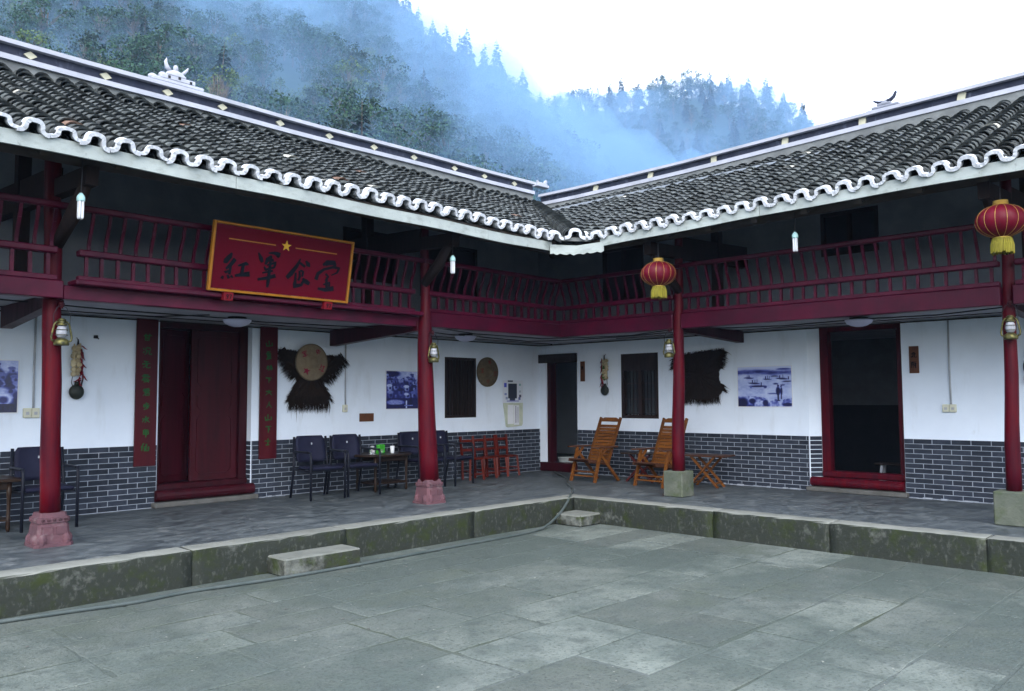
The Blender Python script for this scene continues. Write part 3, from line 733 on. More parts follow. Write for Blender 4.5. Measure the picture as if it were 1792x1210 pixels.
# bricks on the two visible reveals
for k in range(12):
    z0 = k * BT / 12 + 0.008; z1 = (k + 1) * BT / 12 - 0.003
    MB().box(-6.166, -6.156, 0.004, 0.125, z0, z1).build('brick', 'brick', ddL)
    T = Matrix.Translation((5.44, -0.004, 0)) @ Matrix.Rotation(math.atan2(0.15, 0.135), 4, 'Z')
    MB().box(0.012, 0.19, -0.006, 0.004, z0, z1, T=T).build('brick', 'brick', ddR)
# white lime crumbs along the foot of the wall
for w, spans in (('R', [(1.0, 5.4), (6.85, 9.2)]), ('L', [(-9.8, -7.6), (-6.1, -0.3)])):
    mb = MB()
    for a, b in spans:
        x = a
        while x < b:
            l = rnd.uniform(0.03, 0.12)
            if rnd.random() < (0.7 if w == 'R' else 0.16):
                mb.box(x, x + l, -0.02 - rnd.uniform(0.008, 0.045), -0.02, 0, rnd.uniform(0.004, 0.022))
            x += l
    tag(mb.build('lime_crumbs', 'mortar', wing[w]), kind='stuff')

# ---- upper floor wall with shuttered windows, floor slab, ceiling
UPL = [(-4.63, -3.55, 3.30, 4.12), (-3.05, -1.70, 3.15, 4.12)]
UPR = [(1.6, 2.5, 3.15, 4.12), (5.71, 6.55, 3.49, 4.14)]
wall_with_openings('L', XL0, 0.0, 2.502, 5.1, UPL, 'shaded_plaster', 'upper_wall', 0.25)
wall_with_openings('R', 0.0, XR1, 2.502, 5.1, UPR, 'shaded_plaster', 'upper_wall', 0.25)
for w, ops in (('L', UPL), ('R', UPR)):
    for (a, b, c, d) in ops:
        wn = MB().box(a, b, 0.06, 0.08, c, d).build('window', 'black_void', wing[w])
        f = MB()
        for (p, q) in ((a, a + 0.05), (b - 0.05, b), ((a + b) / 2 - 0.025, (a + b) / 2 + 0.025)):
            f.box(p, q, -0.02, 0.058, c, d)
        f.box(a + 0.05, b - 0.05, -0.018, 0.056, c, c + 0.05).box(a + 0.05, b - 0.05, -0.018, 0.056, d - 0.05, d)
        f.build('frame', 'dark_wood', wn)
MB().box(XL0, 4.2, -2.12, 4.2, CZ, 2.50).build('balcony_floor', 'ceiling', wing['L'])
MB().box(2.12, XR1, -1.86, 4.2, CZ, 2.50).build('balcony_floor', 'ceiling', wing['R'])
for w, x0, x1, y0 in (('L', XL0, -0.02, -2.1), ('R', 2.14, XR1, -1.85)):
    k = 0
    yy = -0.35
    while yy > y0 + 0.1:
        MB().box(x0, x1, yy - 0.012, yy + 0.012, CZ - 0.012, CZ - 0.0005).build('ceiling_batten', 'dark_wood', wing[w])
        yy -= 5
# dark skirting line where wall meets ceiling
MB().box(XL0, -0.004, -0.03, -0.001, CZ - 0.03, CZ - 0.013).build('cornice', 'dark_wood', wing['L'])
MB().box(0.034, XR1, -0.03, -0.001, CZ - 0.03, CZ - 0.013).build('cornice', 'dark_wood', wing['R'])

# ---- back and end walls close the shell
MB().box(XL0, 4.3, 4.2, 4.4, -0.3, 3.9).build('back_wall', 'plaster', wing['L'])
MB().box(-4.3, XR1, 4.2, 4.4, -0.3, 3.9).build('back_wall', 'plaster', wing['R'])
for w, x in (('L', XL0), ('R', XR1)):
    pol = [(0.0, -0.3), (4.2, -0.3), (4.2, 3.8), (0.8, 5.2), (0.0, 4.9)]
    mb = MB()
    n = 5
    vs = [(x - 0.1, a, b) for a, b in pol] + [(x + 0.1, a, b) for a, b in pol]
    mb.add(vs, [tuple(range(n))[::-1], tuple(range(n, 2 * n))] + [(i, (i + 1) % n, n + (i + 1) % n, n + i) for i in range(n)])
    fixn(mb.build('gable_wall', 'plaster', wing[w]).data)
# inner partition behind the right doorway, plastered above a dark board dado
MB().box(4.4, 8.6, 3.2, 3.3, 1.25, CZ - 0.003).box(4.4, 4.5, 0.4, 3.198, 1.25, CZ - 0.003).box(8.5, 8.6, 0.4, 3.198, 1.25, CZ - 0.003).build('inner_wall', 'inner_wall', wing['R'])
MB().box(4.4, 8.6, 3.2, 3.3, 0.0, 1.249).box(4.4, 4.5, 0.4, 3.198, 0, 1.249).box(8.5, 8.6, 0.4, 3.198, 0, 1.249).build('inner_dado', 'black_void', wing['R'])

# ---- doors
# left wing: double door, left leaf ajar
dr = thing('door', None, None); dr.parent = wing['L']
fr_ = MB()
fr_.box(-7.488, -7.43, 0.10, 0.26, 0.02, 2.448).box(-6.28, -6.163, 0.115, 0.26, 0.02, 2.448).box(-7.429, -6.281, 0.12, 0.26, 2.36, 2.447)
fr_.build('door_frame', 'dark_red', dr)
th = MB()
th.bbox(-7.486, -6.164, 0.07, 0.27, 0.205, 0.285, 0.012)
th.tube([(-7.52, -0.02, 0.145), (-6.13, -0.02, 0.145)], 0.075, 14).build('threshold', 'dark_red', dr, smooth=False)
MB().bbox(-7.56, -6.10, -0.14, 0.10, 0.001, 0.068, 0.012).build('sill', 'concrete', dr)
def leaf(wd, name='door_leaf'):
    mb = MB()
    mb.box(0, wd, 0, 0.045, 0.29, 2.355)
    def bead(x0, x1, z0, z1, c=0.05):
        pts = [(x0 + c, z0), (x1 - c, z0), (x1, z0 + c), (x1, z1 - c), (x1 - c, z1), (x0 + c, z1), (x0, z1 - c), (x0, z0 + c), (x0 + c, z0)]
        for a, b in zip(pts[:-1], pts[1:]):
            mb.bar((a[0], -0.004, a[1]), (b[0], -0.004, b[1]), 0.012, 0.014, up=(0, 1, 0))
    bead(0.09, wd - 0.09, 0.38, 1.18)
    bead(0.09, wd - 0.09, 1.26, 1.5)
    bead(0.09, wd - 0.09, 1.58, 2.28)
    return mb.mesh(name, 'door')
obj('door_leaf', leaf(0.60), dr, (-7.428, 0.185, 0), (0, 0, R(24)))
o = obj('door_leaf', leaf(0.68), dr, (-6.96, 0.185, 0), (0, 0, 0))
# right wing: open doorway with a red frame
dr = thing('door', None, None); dr.parent = wing['R']
MB().box(5.577, 5.70, 0.13, 0.26, 0.02, 2.447).box(6.70, 6.798, 0.13, 0.26, 0.02, 2.447).box(5.701, 6.699, 0.14, 0.26, 2.37, 2.446).build('door_frame', 'red', dr)
MB().bbox(5.578, 6.797, 0.10, 0.27, 0.205, 0.295, 0.012).tube([(5.46, 0.0, 0.14), (6.79, 0.0, 0.14)], 0.07, 14).build('threshold', 'red', dr)
MB().bbox(5.42, 6.85, -0.13, 0.10, 0.001, 0.066, 0.012).build('sill', 'concrete', dr)
lf = obj('door_leaf', leaf(0.55), dr, (6.69, 0.27, 0), (0, 0, R(95)))
# right wing: narrow dark doorway in the corner
dr = thing('door', None, None); dr.parent = wing['R']
MB().bbox(-0.0, 0.965, -0.035, 0.2, 2.085, 2.25, 0.006).build('lintel', 'dark_wood', dr)
MB().box(0.182, 0.27, 0.03, 0.2, 0.0, 2.084).box(0.90, 0.953, 0.06, 0.2, 0.0, 2.084).build('door_frame', 'dark_red', dr)
MB().bbox(0.03, 0.953, -0.03, 0.2, 0.002, 0.17, 0.01).build('threshold', 'dark_red', dr)

# ---- ground-floor windows
wn = thing('window', None, None); wn.parent = wing['L']
a, b, c, d = OPL[1]
MB().box(a + .002, b - .002, 0.09, 0.11, c + .002, d - .002).build('backing', 'black_void', wn)
f = MB(); f.box(a, a + 0.04, 0.0, 0.088, c, d).box(b - 0.04, b, 0.0, 0.088, c, d).box(a + .04, b - .04, 0.002, 0.086, c, c + .045).box(a + .04, b - .04, .002, .086, d - .045, d)
f.build('frame', 'dark_wood', wn)
x = a + 0.075
while x < b - 0.06:
    MB().bar((x, 0.045, c + .045), (x, 0.045, d - .045), 0.03).build('window_bar', 'dark_wood', wn)
    x += 0.066
wn = thing('window', None, None); wn.parent = wing['R']
a, b, c, d = OPR[1]
f = MB(); f.box(a, a + 0.06, 0.0, 0.1, c, d).box(b - 0.06, b, 0.0, 0.1, c, d).box(a + .06, b - .06, 0.002, 0.098, c, c + .06).box(a + .06, b - .06, .002, .098, d - .30, d)
f.build('frame', 'dark_wood', wn)
for (xa, xb) in ((a + .06, (a + b) / 2 - .035), ((a + b) / 2 + .035, b - .06)):
    zz = [c + .06, c + .34, c + .62, d - .30]
    for z0, z1 in zip(zz[:-1], zz[1:]):
        MB().box(xa, xb, 0.07, 0.075, z0 + .012, z1 - .012).build('pane', 'pane', wn)
        MB().box(xa, xb, 0.03, 0.068, z1 - .012, z1 + .012).build('glazing_bar', 'dark_wood', wn)
MB().box((a + b) / 2 - .034, (a + b) / 2 + .034, 0.01, 0.095, c + .06, d - .30).build('mullion', 'dark_wood', wn)
x = a + 0.1
while x < b - 0.08:
    MB().bar((x, 0.022, c + .06), (x, 0.022, d - .30), 0.010).build('window_bar', 'dark_wood', wn)
    x += 0.075

# ---- columns
def column(w, y, pts, rs, plinth):
    top = pts[-1]
    mb = MB()
    P, Rr = [], []
    zs = [p[1] for p in pts]
    for i in range(15):
        z = lerp(zs[0], zs[-1], i / 14)
        P.append((interp(z, zs, [p[0] for p in pts]) + 0.004 * math.sin(z * 5), y + 0.004 * math.sin(z * 3.7 + 1), z))
        Rr.append(interp(z, zs, rs) * (1 + 0.015 * math.sin(z * 9)))
    o = mb.tube(P, Rr, 18).build('column', 'red', wing[w], smooth=True)
    x0 = pts[0][0]
    mb = MB()
    if plinth == 'carved':
        def sq(s, z, r=0.18):
            s = s * 0.86
            c = s * r
            return [(x0 + a, y + b, z) for a, b in ((-s, -s + c), (-s + c, -s), (s - c, -s), (s, -s + c), (s, s - c), (s - c, s), (-s + c, s), (-s, s - c))]
        lv = [sq(0.20, 0.0), sq(0.20, 0.032), sq(0.178, 0.036), sq(0.172, 0.10), sq(0.158, 0.205), sq(0.152, 0.21), sq(0.152, 0.225), sq(0.166, 0.228), sq(0.166, 0.272), sq(0.145, 0.28), sq(0.135, 0.315)]
        n = 8
        vs = [p for l_ in lv for p in l_]
        fs = [(i * n + k, i * n + (k + 1) % n, (i + 1) * n + (k + 1) % n, (i + 1) * n + k) for i in range(len(lv) - 1) for k in range(n)]
        fs += [tuple(range(n - 1, -1, -1)), tuple(range((len(lv) - 1) * n, len(lv) * n))]
        mb.add(vs, fs)
        for (a, b) in ((-.105, -.142), (.105, -.142), (-.142, .085), (.142, -.085), (-.142, -.085), (0.142, 0.085)):
            mb.ball((x0 + a, y + b, 0.06), (0.042, 0.042, 0.065), 8, 6)
        for s_ in (-1, 1):
            for k in range(5):
                u = -0.10 + k * 0.05
                mb.ball((x0 + u, y - 0.14, 0.25), (0.02, 0.012, 0.014), 6, 4)
                mb.ball((x0 + s_ * 0.14, y + u, 0.25), (0.012, 0.02, 0.014), 6, 4)
        for u in (-0.06, 0.06):
            mb.box(x0 + u - 0.045, x0 + u + 0.045, y - 0.152, y - 0.13, 0.115, 0.185)
        mb.build('plinth', 'pink', o)
    else:
        s, h = plinth
        mb.bbox(x0 - s, x0 + s, y - s, y + s, 0.001, h, 0.012).build('plinth', 'block', o)
    return o
cL1 = column('L', -2.03, [(-9.39, 0.30), (-9.415, 1.75), (-9.46, 3.9)], [0.092, 0.086, 0.075], 'carved')
cL2 = column('L', -2.28, [(-4.79, 0.30), (-4.86, 1.5), (-4.87, 2.3), (-4.87, 2.7), (-4.88, 3.9)], [0.128, 0.112, 0.095, 0.062, 0.055], 'carved')
cL0 = column('L', -2.1, [(-12.9, 0.30), (-12.92, 3.9)], [0.09, 0.08], 'carved')
cR1 = column('R', -1.95, [(4.375, 0.355), (4.41, 1.8), (4.44, 3.2), (4.45, 3.9)], [0.093, 0.082, 0.062, 0.055], (0.155, 0.36))
cR2 = column('R', -1.86, [(8.535, 0.36), (8.56, 1.75), (8.585, 3.9)], [0.078, 0.066, 0.056], (0.165, 0.365))
cL1['label'] = 'red column by the left couplet board on a pink carved plinth'

# ---- balcony beams, brackets and railing
def beam(w, x0, x1, y0, y1, z0, z1, key='rail'):
    mb = MB(); mb.bbox(x0, x1, y0, y1, z0, z1, 0.008)
    return mb.build('beam', key, wing[w])
beam('L', -13.3, -9.40, -2.26, -2.12, 2.37, 2.54)
beam('L', -9.397, -4.86, -2.24, -2.12, 2.365, 2.502)
MB().bbox(-9.33, -4.97, -2.38, -2.13, 2.504, 2.555, 0.01).build('ledge', 'rail', wing['L'])
beam('L', -4.855, -1.84, -2.28, -2.14, 2.375, 2.575)
beam('R', 2.145, 4.36, -2.02, -1.88, 2.375, 2.585)
beam('R', 4.50, 8.52, -2.02, -1.88, 2.375, 2.585)
beam('R', 8.64, 12.5, -2.02, -1.88, 2.375, 2.585)
def bracket(w, x, yc, yw, za, zb):
    mb = MB()
    t = 0.06
    pol = [(yc, 2.44), (yw, 2.44), (yw, zb), (yc, za)]
    vs = [(x - t, a, b) for a, b in pol] + [(x + t, a, b) for a, b in pol]
    mb.add(vs, [(0, 1, 2, 3), (7, 6, 5, 4)] + [(i, 4 + i, 4 + (i + 1) % 4, (i + 1) % 4) for i in range(4)])
    o = mb.build('bracket', 'dark_red', wing[w]); fixn(o.data)
bracket('L', -9.37, -2.0, -0.35, 2.34, 2.20)
bracket('L', -4.93, -2.25, -0.2, 2.31, 2.20)
bracket('R', 4.42, -1.9, -0.15, 2.34, 2.26)
bracket('R', 8.57, -1.8, -0.15, 2.34, 2.26)

low_me = MB().bar((0, 0, 0), (0, 0, 1), 0.032, 0.032).mesh('baluster', 'rail')
gm = MB()
pth = [(0, 0.0, 0.0), (0, 0.006, 0.06), (0, -0.022, 0.15), (0, -0.07, 0.245), (0, -0.105, 0.37)]
for a, b in zip(pth[:-1], pth[1:]):
    gm.bar(a, b, 0.030, 0.026, up=(0, 1, 0))
goose_me = gm.mesh('leaning_baluster', 'rail')
def railing(w, x0, x1, yr, zb, zm=2.805, zt=3.215, join0=False, lip=0.0):
    rl = MB().bbox(x0, x1, yr - 0.045, yr + 0.045, zb, zb + 0.05, 0.006).build('railing', 'rail', wing[w])
    MB().bbox(x0, x1, yr - 0.055, yr + 0.055, zm, zm + 0.065, 0.012).build('middle_rail', 'rail', rl)
    MB().bbox(x0 - 0.10, x1 + 0.10, yr - 0.150, yr - 0.065, zt + 0.015, zt + 0.075, 0.014).build('top_rail', 'rail', rl)
    n = max(2, round((x1 - x0) / 0.152))
    for i in range(n):
        x = x0 + (i + 0.5) * (x1 - x0) / n
        b = obj('baluster', low_me, rl, (x + rnd.uniform(-.004, .004), yr, zb + 0.05), (rnd.uniform(-.02, .02), rnd.uniform(-.02, .02), 0))
        b.scale = (1, 1, zm - zb - 0.05)
        g = obj('leaning_baluster', goose_me, rl, (x + 0.03 + rnd.uniform(-.006, .006), yr, zm + 0.055), (rnd.uniform(-.03, .03), rnd.uniform(-.025, .025), rnd.uniform(-.06, .06)))
    return rl
railing('L', -11.6, -9.45, -2.19, 2.545)
railing('L', -9.26, -5.0, -2.19, 2.56)
railing('L', -4.80, -2.02, -2.21, 2.58)
railing('R', 2.20, 4.36, -1.95, 2.59)
railing('R', 4.52, 8.51, -1.95, 2.59)
railing('R', 8.66, 10.4, -1.95, 2.59)

# ---- roofs
PITCH = 0.245
def zroofL(x, y): return 3.625 + interp(x, [-12, 0.8], [0.463, 0.447]) * (y + 3.3) + 0.02 * math.sin(x * 0.8)
def zroofR(x, y): return interp(x, [2.5, 9], [3.60, 3.66]) + interp(x, [0, 9], [0.437, 0.455]) * (y + 3.1) + 0.012 * math.sin(x * 0.9)
ZR = {'L': zroofL, 'R': zroofR}
YE = {'L': -3.30, 'R': -3.10}
YR = 0.74
def roofpoly(w, inset=0.0, y1=YR, y0=None):
    e = YE[w] if y0 is None else y0
    if w == 'L':
        return [(XL0 - .3, e), (e + inset, e), (y1 + inset, y1), (XL0 - .3, y1)]
    return [(XR1 + .3, e), (XR1 + .3, y1), (-y1 - inset, y1), (-e - inset, e)]
roof = {}
for w in 'LR':
    pol = roofpoly(w)
    mb = MB()
    # boards as a strip grid so that they follow the slightly warped roof
    cols = 14
    vs, fs = [], []
    for lay in (-0.035, -0.075):
        for i in range(cols + 1):
            t = i / cols
            if w == 'L':
                pe = (lerp(XL0 - .3, YE['L'], t), YE['L'] + 0.02); pr = (lerp(XL0 - .3, YR, t), YR)
            else:
                pe = (lerp(-YE['R'], XR1 + .3, t), YE['R'] + 0.02); pr = (lerp(-YR, XR1 + .3, t), YR)
            for p in (pe, pr):
                vs.append((p[0], p[1], ZR[w](*p) + lay))
    h = 2 * (cols + 1)
    for i in range(cols):
        a = 2 * i
        fs.append((a, a + 2, a + 3, a + 1)); fs.append((h + a, h + a + 1, h + a + 3, h + a + 2))
        fs.append((a, h + a, h + a + 2, a + 2)); fs.append((a + 1, a + 3, h + a + 3, h + a + 1))
    fs.append((0, 1, h + 1, h)); fs.append((2 * cols, h + 2 * cols, h + 2 * cols + 1, 2 * cols + 1))
    mb.add(vs, fs)
    roof[w] = mb.build('roof', 'soffit', wing[w])
    fixn(roof[w].data)
    # rear slope
    zt = ZR[w](0, YR) - 0.02
    if w == 'L':
        pol = [(XL0 - .3, YR), (YR, YR), (4.9, 4.9), (XL0 - .3, 4.9)]
    else:
        pol = [(XR1 + .3, YR), (XR1 + .3, 4.9), (-4.9, 4.9), (-YR, YR)]
    o = MB().prism(pol, zt - 0.08, zt, zf=lambda x, y: -(y - YR) * 0.42).build('rear_slope', 'tile', wing[w]); fixn(o.data)
    # rafters under the boards
    x = XL0 + 0.4 if w == 'L' else 0.6
    while x < (-0.4 if w == 'L' else XR1 - .3):
        yv = YR - 0.05
        y0 = YE[w] + 0.05
        if w == 'L': ys0 = max(y0, x + 0.1) if x > y0 else y0
        else: ys0 = max(y0, -x + 0.1)
        if ys0 < yv - 0.3:
            MB().bar((x, ys0, ZR[w](x, ys0) - 0.125), (x, yv, ZR[w](x, yv) - 0.125), 0.07, 0.09).build('rafter', 'soffit', roof[w])
        x += 0.62
    # eave purlin
    a, b = (XL0, -2.75) if w == 'L' else (2.55, XR1)
    yy = YE[w] + 0.55
    pts = [(lerp(a, b, i / 8), yy, ZR[w](lerp(a, b, i / 8), yy) - 0.24) for i in range(9)]
    MB().tube(pts, 0.07, 10).build('purlin', 'soffit', roof[w], smooth=True)
    yy = -2.05 if w == 'L' else -1.85
    a, b = (XL0, yy) if w == 'L' else (-yy, XR1)
    pts = [(lerp(a, b, i / 8), yy, ZR[w](lerp(a, b, i / 8), yy) - 0.26) for i in range(9)]
    MB().tube(pts, 0.085, 10).build('purlin', 'soffit', roof[w], smooth=True)
# cantilever brackets that carry the eaves above each column
for w, x, y in (('L', -9.41, -2.03), ('L', -4.91, -2.28), ('R', 4.45, -1.95), ('R', 8.58, -1.86)):
    ye = YE[w] + 0.35
    z = ZR[w](x, ye) - 0.33
    MB().bar((x, ye, z), (x, 0.1, z + 0.12), 0.11, 0.17).build('cantilever', 'dark_wood', wing[w])
    mb = MB()
    mb.tube([(x, ye + 0.12, z - 0.02), (x, lerp(ye, y, .5), z - 0.28), (x, y - 0.03, z - 0.52)], [0.055, 0.075, 0.06], 8).build('brace', 'dark_wood', wing[w], smooth=True)
    MB().bar((x, y * 0.45, 2.52), (x, y * 0.45, ZR[w](x, y * 0.45) - 0.1), 0.13).build('post', 'dark_wood', wing[w])
    MB().bar((x, y, 3.62), (x, 0.0, 3.72), 0.09, 0.16).build('tie_beam', 'dark_wood', wing[w])

# fascia boards and the chamfered board at the valley
def strip(xs, y, zb, zt, th, name, key, parent):
    vs, fs = [], []
    n = len(xs)
    for i, x in enumerate(xs):
        for (yy, zz) in ((y, zb(x)), (y, zt(x)), (y + th, zt(x)), (y + th, zb(x))):
            vs.append((x, yy, zz))
    for i in range(n - 1):
        for k in range(4):
            k2 = (k + 1) % 4
            fs.append((i * 4 + k, i * 4 + k2, (i + 1) * 4 + k2, (i + 1) * 4 + k))
    fs += [(0, 1, 2, 3), tuple((n - 1) * 4 + k for k in (3, 2, 1, 0))]
    o = MB().add(vs, fs).build(name, key, parent)
    fixn(o.data)
    return o
lsag = lambda x: interp(x, [-13, -10.2, -7, -4.2, -3.4], [3.50, 3.48, 3.468, 3.445, 3.45]) + 0.006 * math.sin(x * 3.1)
rsag = lambda x: interp(x, [3.8, 5.2, 7.4, 9, 12], [3.475, 3.51, 3.55, 3.555, 3.57]) + 0.005 * math.sin(x * 3.3)
xa = [-13.4, -12, -10.6, -9.1]
for seg in ((-13.6, -8.2), (-8.2, -4.7), (-4.7, -3.44)):
    xs = [lerp(seg[0] + .003, seg[1] - .003, i / 10) for i in range(11)]
    strip(xs, -3.325, lsag, lambda x: lsag(x) + 0.122, 0.028, 'fascia_board', 'fascia', wing['L'])
for seg in ((3.93, 6.3), (6.3, 9.6), (9.6, 12.8)):
    xs = [lerp(seg[0] + .003, seg[1] - .003, i / 10) for i in range(11)]
    strip(xs, -3.125, rsag, lambda x: rsag(x) + 0.122, 0.028, 'fascia_board', 'fascia', wing['R'])
A_, B_ = Vector((-3.52, -3.36, 0)), Vector((-3.12, -3.99, 0))
dv = (B_ - A_); nl = dv.length; ang = math.atan2(dv.y, dv.x)
vs = []
bt = [(i / 16, 3.375 + 0.012 * math.sin(i * 2.4) + 0.05 * abs(i / 16 - .45)) for i in range(17)]
poly = [(u * nl, z) for u, z in bt] + [(nl, 3.54), (nl * .5, 3.50), (0, 3.53)]
cb = MB().wallpoly(poly, 0, 0.03).build('valley_board', 'fascia', wing['L'], loc=(A_.x, A_.y, 0), rot=(0, 0, ang))
fixn(cb.data)

# tiles
def tile_geo(wd, ln, rise, th, seg=6, flip=False, taper=0.93):
    """curved clay tile, lower end at y=0, running up +y"""
    vs, fs = [], []
    s = -1 if flip else 1
    for (yy, k) in ((0.0, 1.0), (ln, taper)):
        for off in (0.0, -th):
            for i in range(seg + 1):
                a = PI * (i / seg)
                vs.append((-math.cos(a) * wd / 2 * k, yy + (0.016 if off and yy == 0 else 0), s * (math.sin(a) ** 0.85 * rise * k) + off))
    n = seg + 1
    for i in range(seg):
        fs.append((i, i + 1, 2 * n + i + 1, 2 * n + i))           # upper face
        fs.append((n + i, 3 * n + i, 3 * n + i + 1, n + i + 1))   # under face
        fs.append((i, n + i, n + i + 1, i + 1))                   # lower end
    fs.append((0, 2 * n, 3 * n, n)); fs.append((seg, n + seg, 3 * n + seg, 2 * n + seg))
    return np.array(vs, dtype=float), fs
TV, TF = tile_geo(0.195, 0.21, 0.094, 0.020)
PV, PF = tile_geo(0.20, 0.22, 0.05, 0.012, seg=4, flip=True)
tile_me = MB().add([tuple(v) for v in TV], TF).mesh('roof_tile', 'tile', smooth=True)
tile_me.polygons.foreach_set('use_smooth', [(k % 3) == 0 for k in range(len(tile_me.polygons))])
tile_rust = tile_me.copy(); tile_rust.materials.clear(); tile_rust.materials.append(M['tile_rust'])
tile_lime = tile_me.copy(); tile_lime.materials.clear(); tile_lime.materials.append(M['tile_lime'])

def lay_tiles(w):
    rng = random.Random(11 if w == 'L' else 12)
    mats_ = []
    ye = YE[w] - 0.02
    zf = ZR[w]
    n = 62
    for c in range(n):
        x = -13.2 + PITCH * c if w == 'L' else 12.7 - PITCH * c
        xo = rng.uniform(-.01, .01)
        # start of the column: eave or valley line
        yv = x if w == 'L' else -x
        y = ye if yv < ye - 0.02 else yv + 0.06
        start_eave = yv < ye - 0.02
        y += rng.uniform(-.015, .015)
        drift = 0.0
        while y < YR - 0.06:
            drift += rng.uniform(-.006, .006); drift *= 0.9
            top3 = (YR - y) < 0.42 and w == 'L'
            slope = math.atan(interp(x, [-12, 0.8], [0.463, 0.447]) if w == 'L' else interp(x, [0, 9], [0.437, 0.455]))
            tilt = slope - 0.15 + rng.uniform(-.035, .035)
            z = zf(x, y) + 0.018 + rng.uniform(-.004, .006) + (0.03 + 0.12 * (0.42 - (YR - y)) if top3 else 0)
            if top3: tilt -= 0.15
            Mx = Matrix.Translation((x + xo + drift + rng.uniform(-.006, .006), y, z)) @ Euler((tilt, rng.uniform(-.05, .05), rng.uniform(-.06, .06) * (2.2 if top3 else 1))).to_matrix().to_4x4()
            mats_.append((Mx, rng.random()))
            y += rng.uniform(0.122, 0.150)
    def seen(Mx):
        p = W(w, *Mx.translation) - CAM
        return p.length + (50 if abs(p.dot(cr)) > 0.625 * p.dot(cf) else 0)
    mats_.sort(key=lambda q: seen(q[0]))
    for Mx, r in mats_[:300]:
        o = obj('roof_tile', tile_rust if r < 0.0025 else tile_lime if r < 0.005 else tile_me, roof[w])
        o.matrix_local = Mx
    V, F, MI = [], [], []
    off = 0
    one = np.ones((len(TV), 1))
    for Mx, r in mats_[300:]:
        v = np.hstack([TV, one]) @ np.array(Mx).T
        V.append(v[:, :3]); F += [tuple(i + off for i in f) for f in TF]; off += len(TV)
        MI += [1 if r < 0.0025 else 2 if r < 0.005 else 0] * len(TF)
    # pans between the columns
    one = np.ones((len(PV), 1))
    for c in range(n):
        x = -13.2 + PITCH * (c + .5) if w == 'L' else 12.7 - PITCH * (c + .5)
        yv = x if w == 'L' else -x
        y = ye + 0.01 if yv < ye - 0.02 else yv + 0.04
        while y < YR - 0.05:
            Mx = Matrix.Translation((x, y, zf(x, y) + 0.036 + rng.uniform(-.004, .004))) @ Euler((0.36 + rng.uniform(-.02, .02), 0, rng.uniform(-.05, .05))).to_matrix().to_4x4()
            v = np.hstack([PV, one]) @ np.array(Mx).T
            V.append(v[:, :3]); F += [tuple(i + off for i in f) for f in PF]; off += len(PV)
            MI += [0] * len(PF)
            y += rng.uniform(0.14, 0.17)
    me = bpy.data.meshes.new('tile_field')
    me.from_pydata(np.vstack(V).tolist(), [], F)
    for k in ('tile', 'tile_rust', 'tile_lime'): me.materials.append(M[k])
    me.polygons.foreach_set('material_index', MI)
    tag(obj('tile_field', me, roof[w]), kind='stuff')

    # white limed wave that closes the eave: one cap per tile column
    seg = 10
    vs, fs = [], []
    th, dp = 0.033, 0.09
    k2 = 0
    prof = []
    for i in range(2 * seg + 1):
        t = i / (2 * seg)
        u = -PITCH / 2 + PITCH * t
        # rounded square-ish wave, high over the cover tile and low over the pans
        c = math.cos(2 * PI * u / PITCH)
        hgt = math.copysign(abs(c) ** 0.95, c)
        uu = u + 0.017 * math.sin(4 * PI * u / PITCH)
        prof.append((uu, 0.047 * hgt))
    N = len(prof)
    for yy in (0.0, dp):
        for i in range(N):
            a = prof[max(i - 1, 0)]; b = prof[min(i + 1, N - 1)]
            dx, dz = b[0] - a[0], b[1] - a[1]
            if i in (0, N - 1): dx, dz = 1, 0
            q = math.hypot(dx, dz)
            nx, nz = -dz / q, dx / q
            vs.append((prof[i][0] + nx * th / 2, yy, prof[i][1] + nz * th / 2))
            vs.append((prof[i][0] - nx * th / 2, yy, prof[i][1] - nz * th / 2))
    H = 2 * N
    for i in range(N - 1):
        a = 2 * i
        fs += [(a, a + 1, a + 3, a + 2), (H + a, H + a + 2, H + a + 3, H + a + 1), (a, a + 2, H + a + 2, H + a), (a + 1, H + a + 1, H + a + 3, a + 3)]
    fs += [(0, H, H + 1, 1), (2 * N - 2, 2 * N - 1, H + 2 * N - 1, H + 2 * N - 2)]
    caps = []
    for q in range(5):
        v2 = [(a + rng.uniform(-.0012, .0012), b + (rng.uniform(-.004, .003) if k < 2 * N else 0), c2 + rng.uniform(-.0018, .0018)) for k, (a, b, c2) in enumerate(vs)]
        cap = MB().add(v2, fs).mesh('eave_cap', 'lime')
        caps.append(fixn(cap))
    for c in range(n):
        x = -13.2 + PITCH * c if w == 'L' else 12.7 - PITCH * c
        if (w == 'L' and x > -3.35) or (w == 'R' and x < 3.55): break
        o = obj('eave_cap', rng.choice(caps), roof[w], (x + rng.uniform(-.006, .006), ye - 0.055 + rng.uniform(-.008, .008), zf(x, ye) + 0.048 + rng.uniform(-.006, .006)),
                (0.30 + rng.uniform(-.07, .07), rng.uniform(-.08, .08), rng.uniform(-.07, .07)))
        o.scale = (rng.uniform(1.0, 1.05), 1, rng.uniform(0.82, 1.16))
    return caps[0]
capL = lay_tiles('L')
lay_tiles('R')
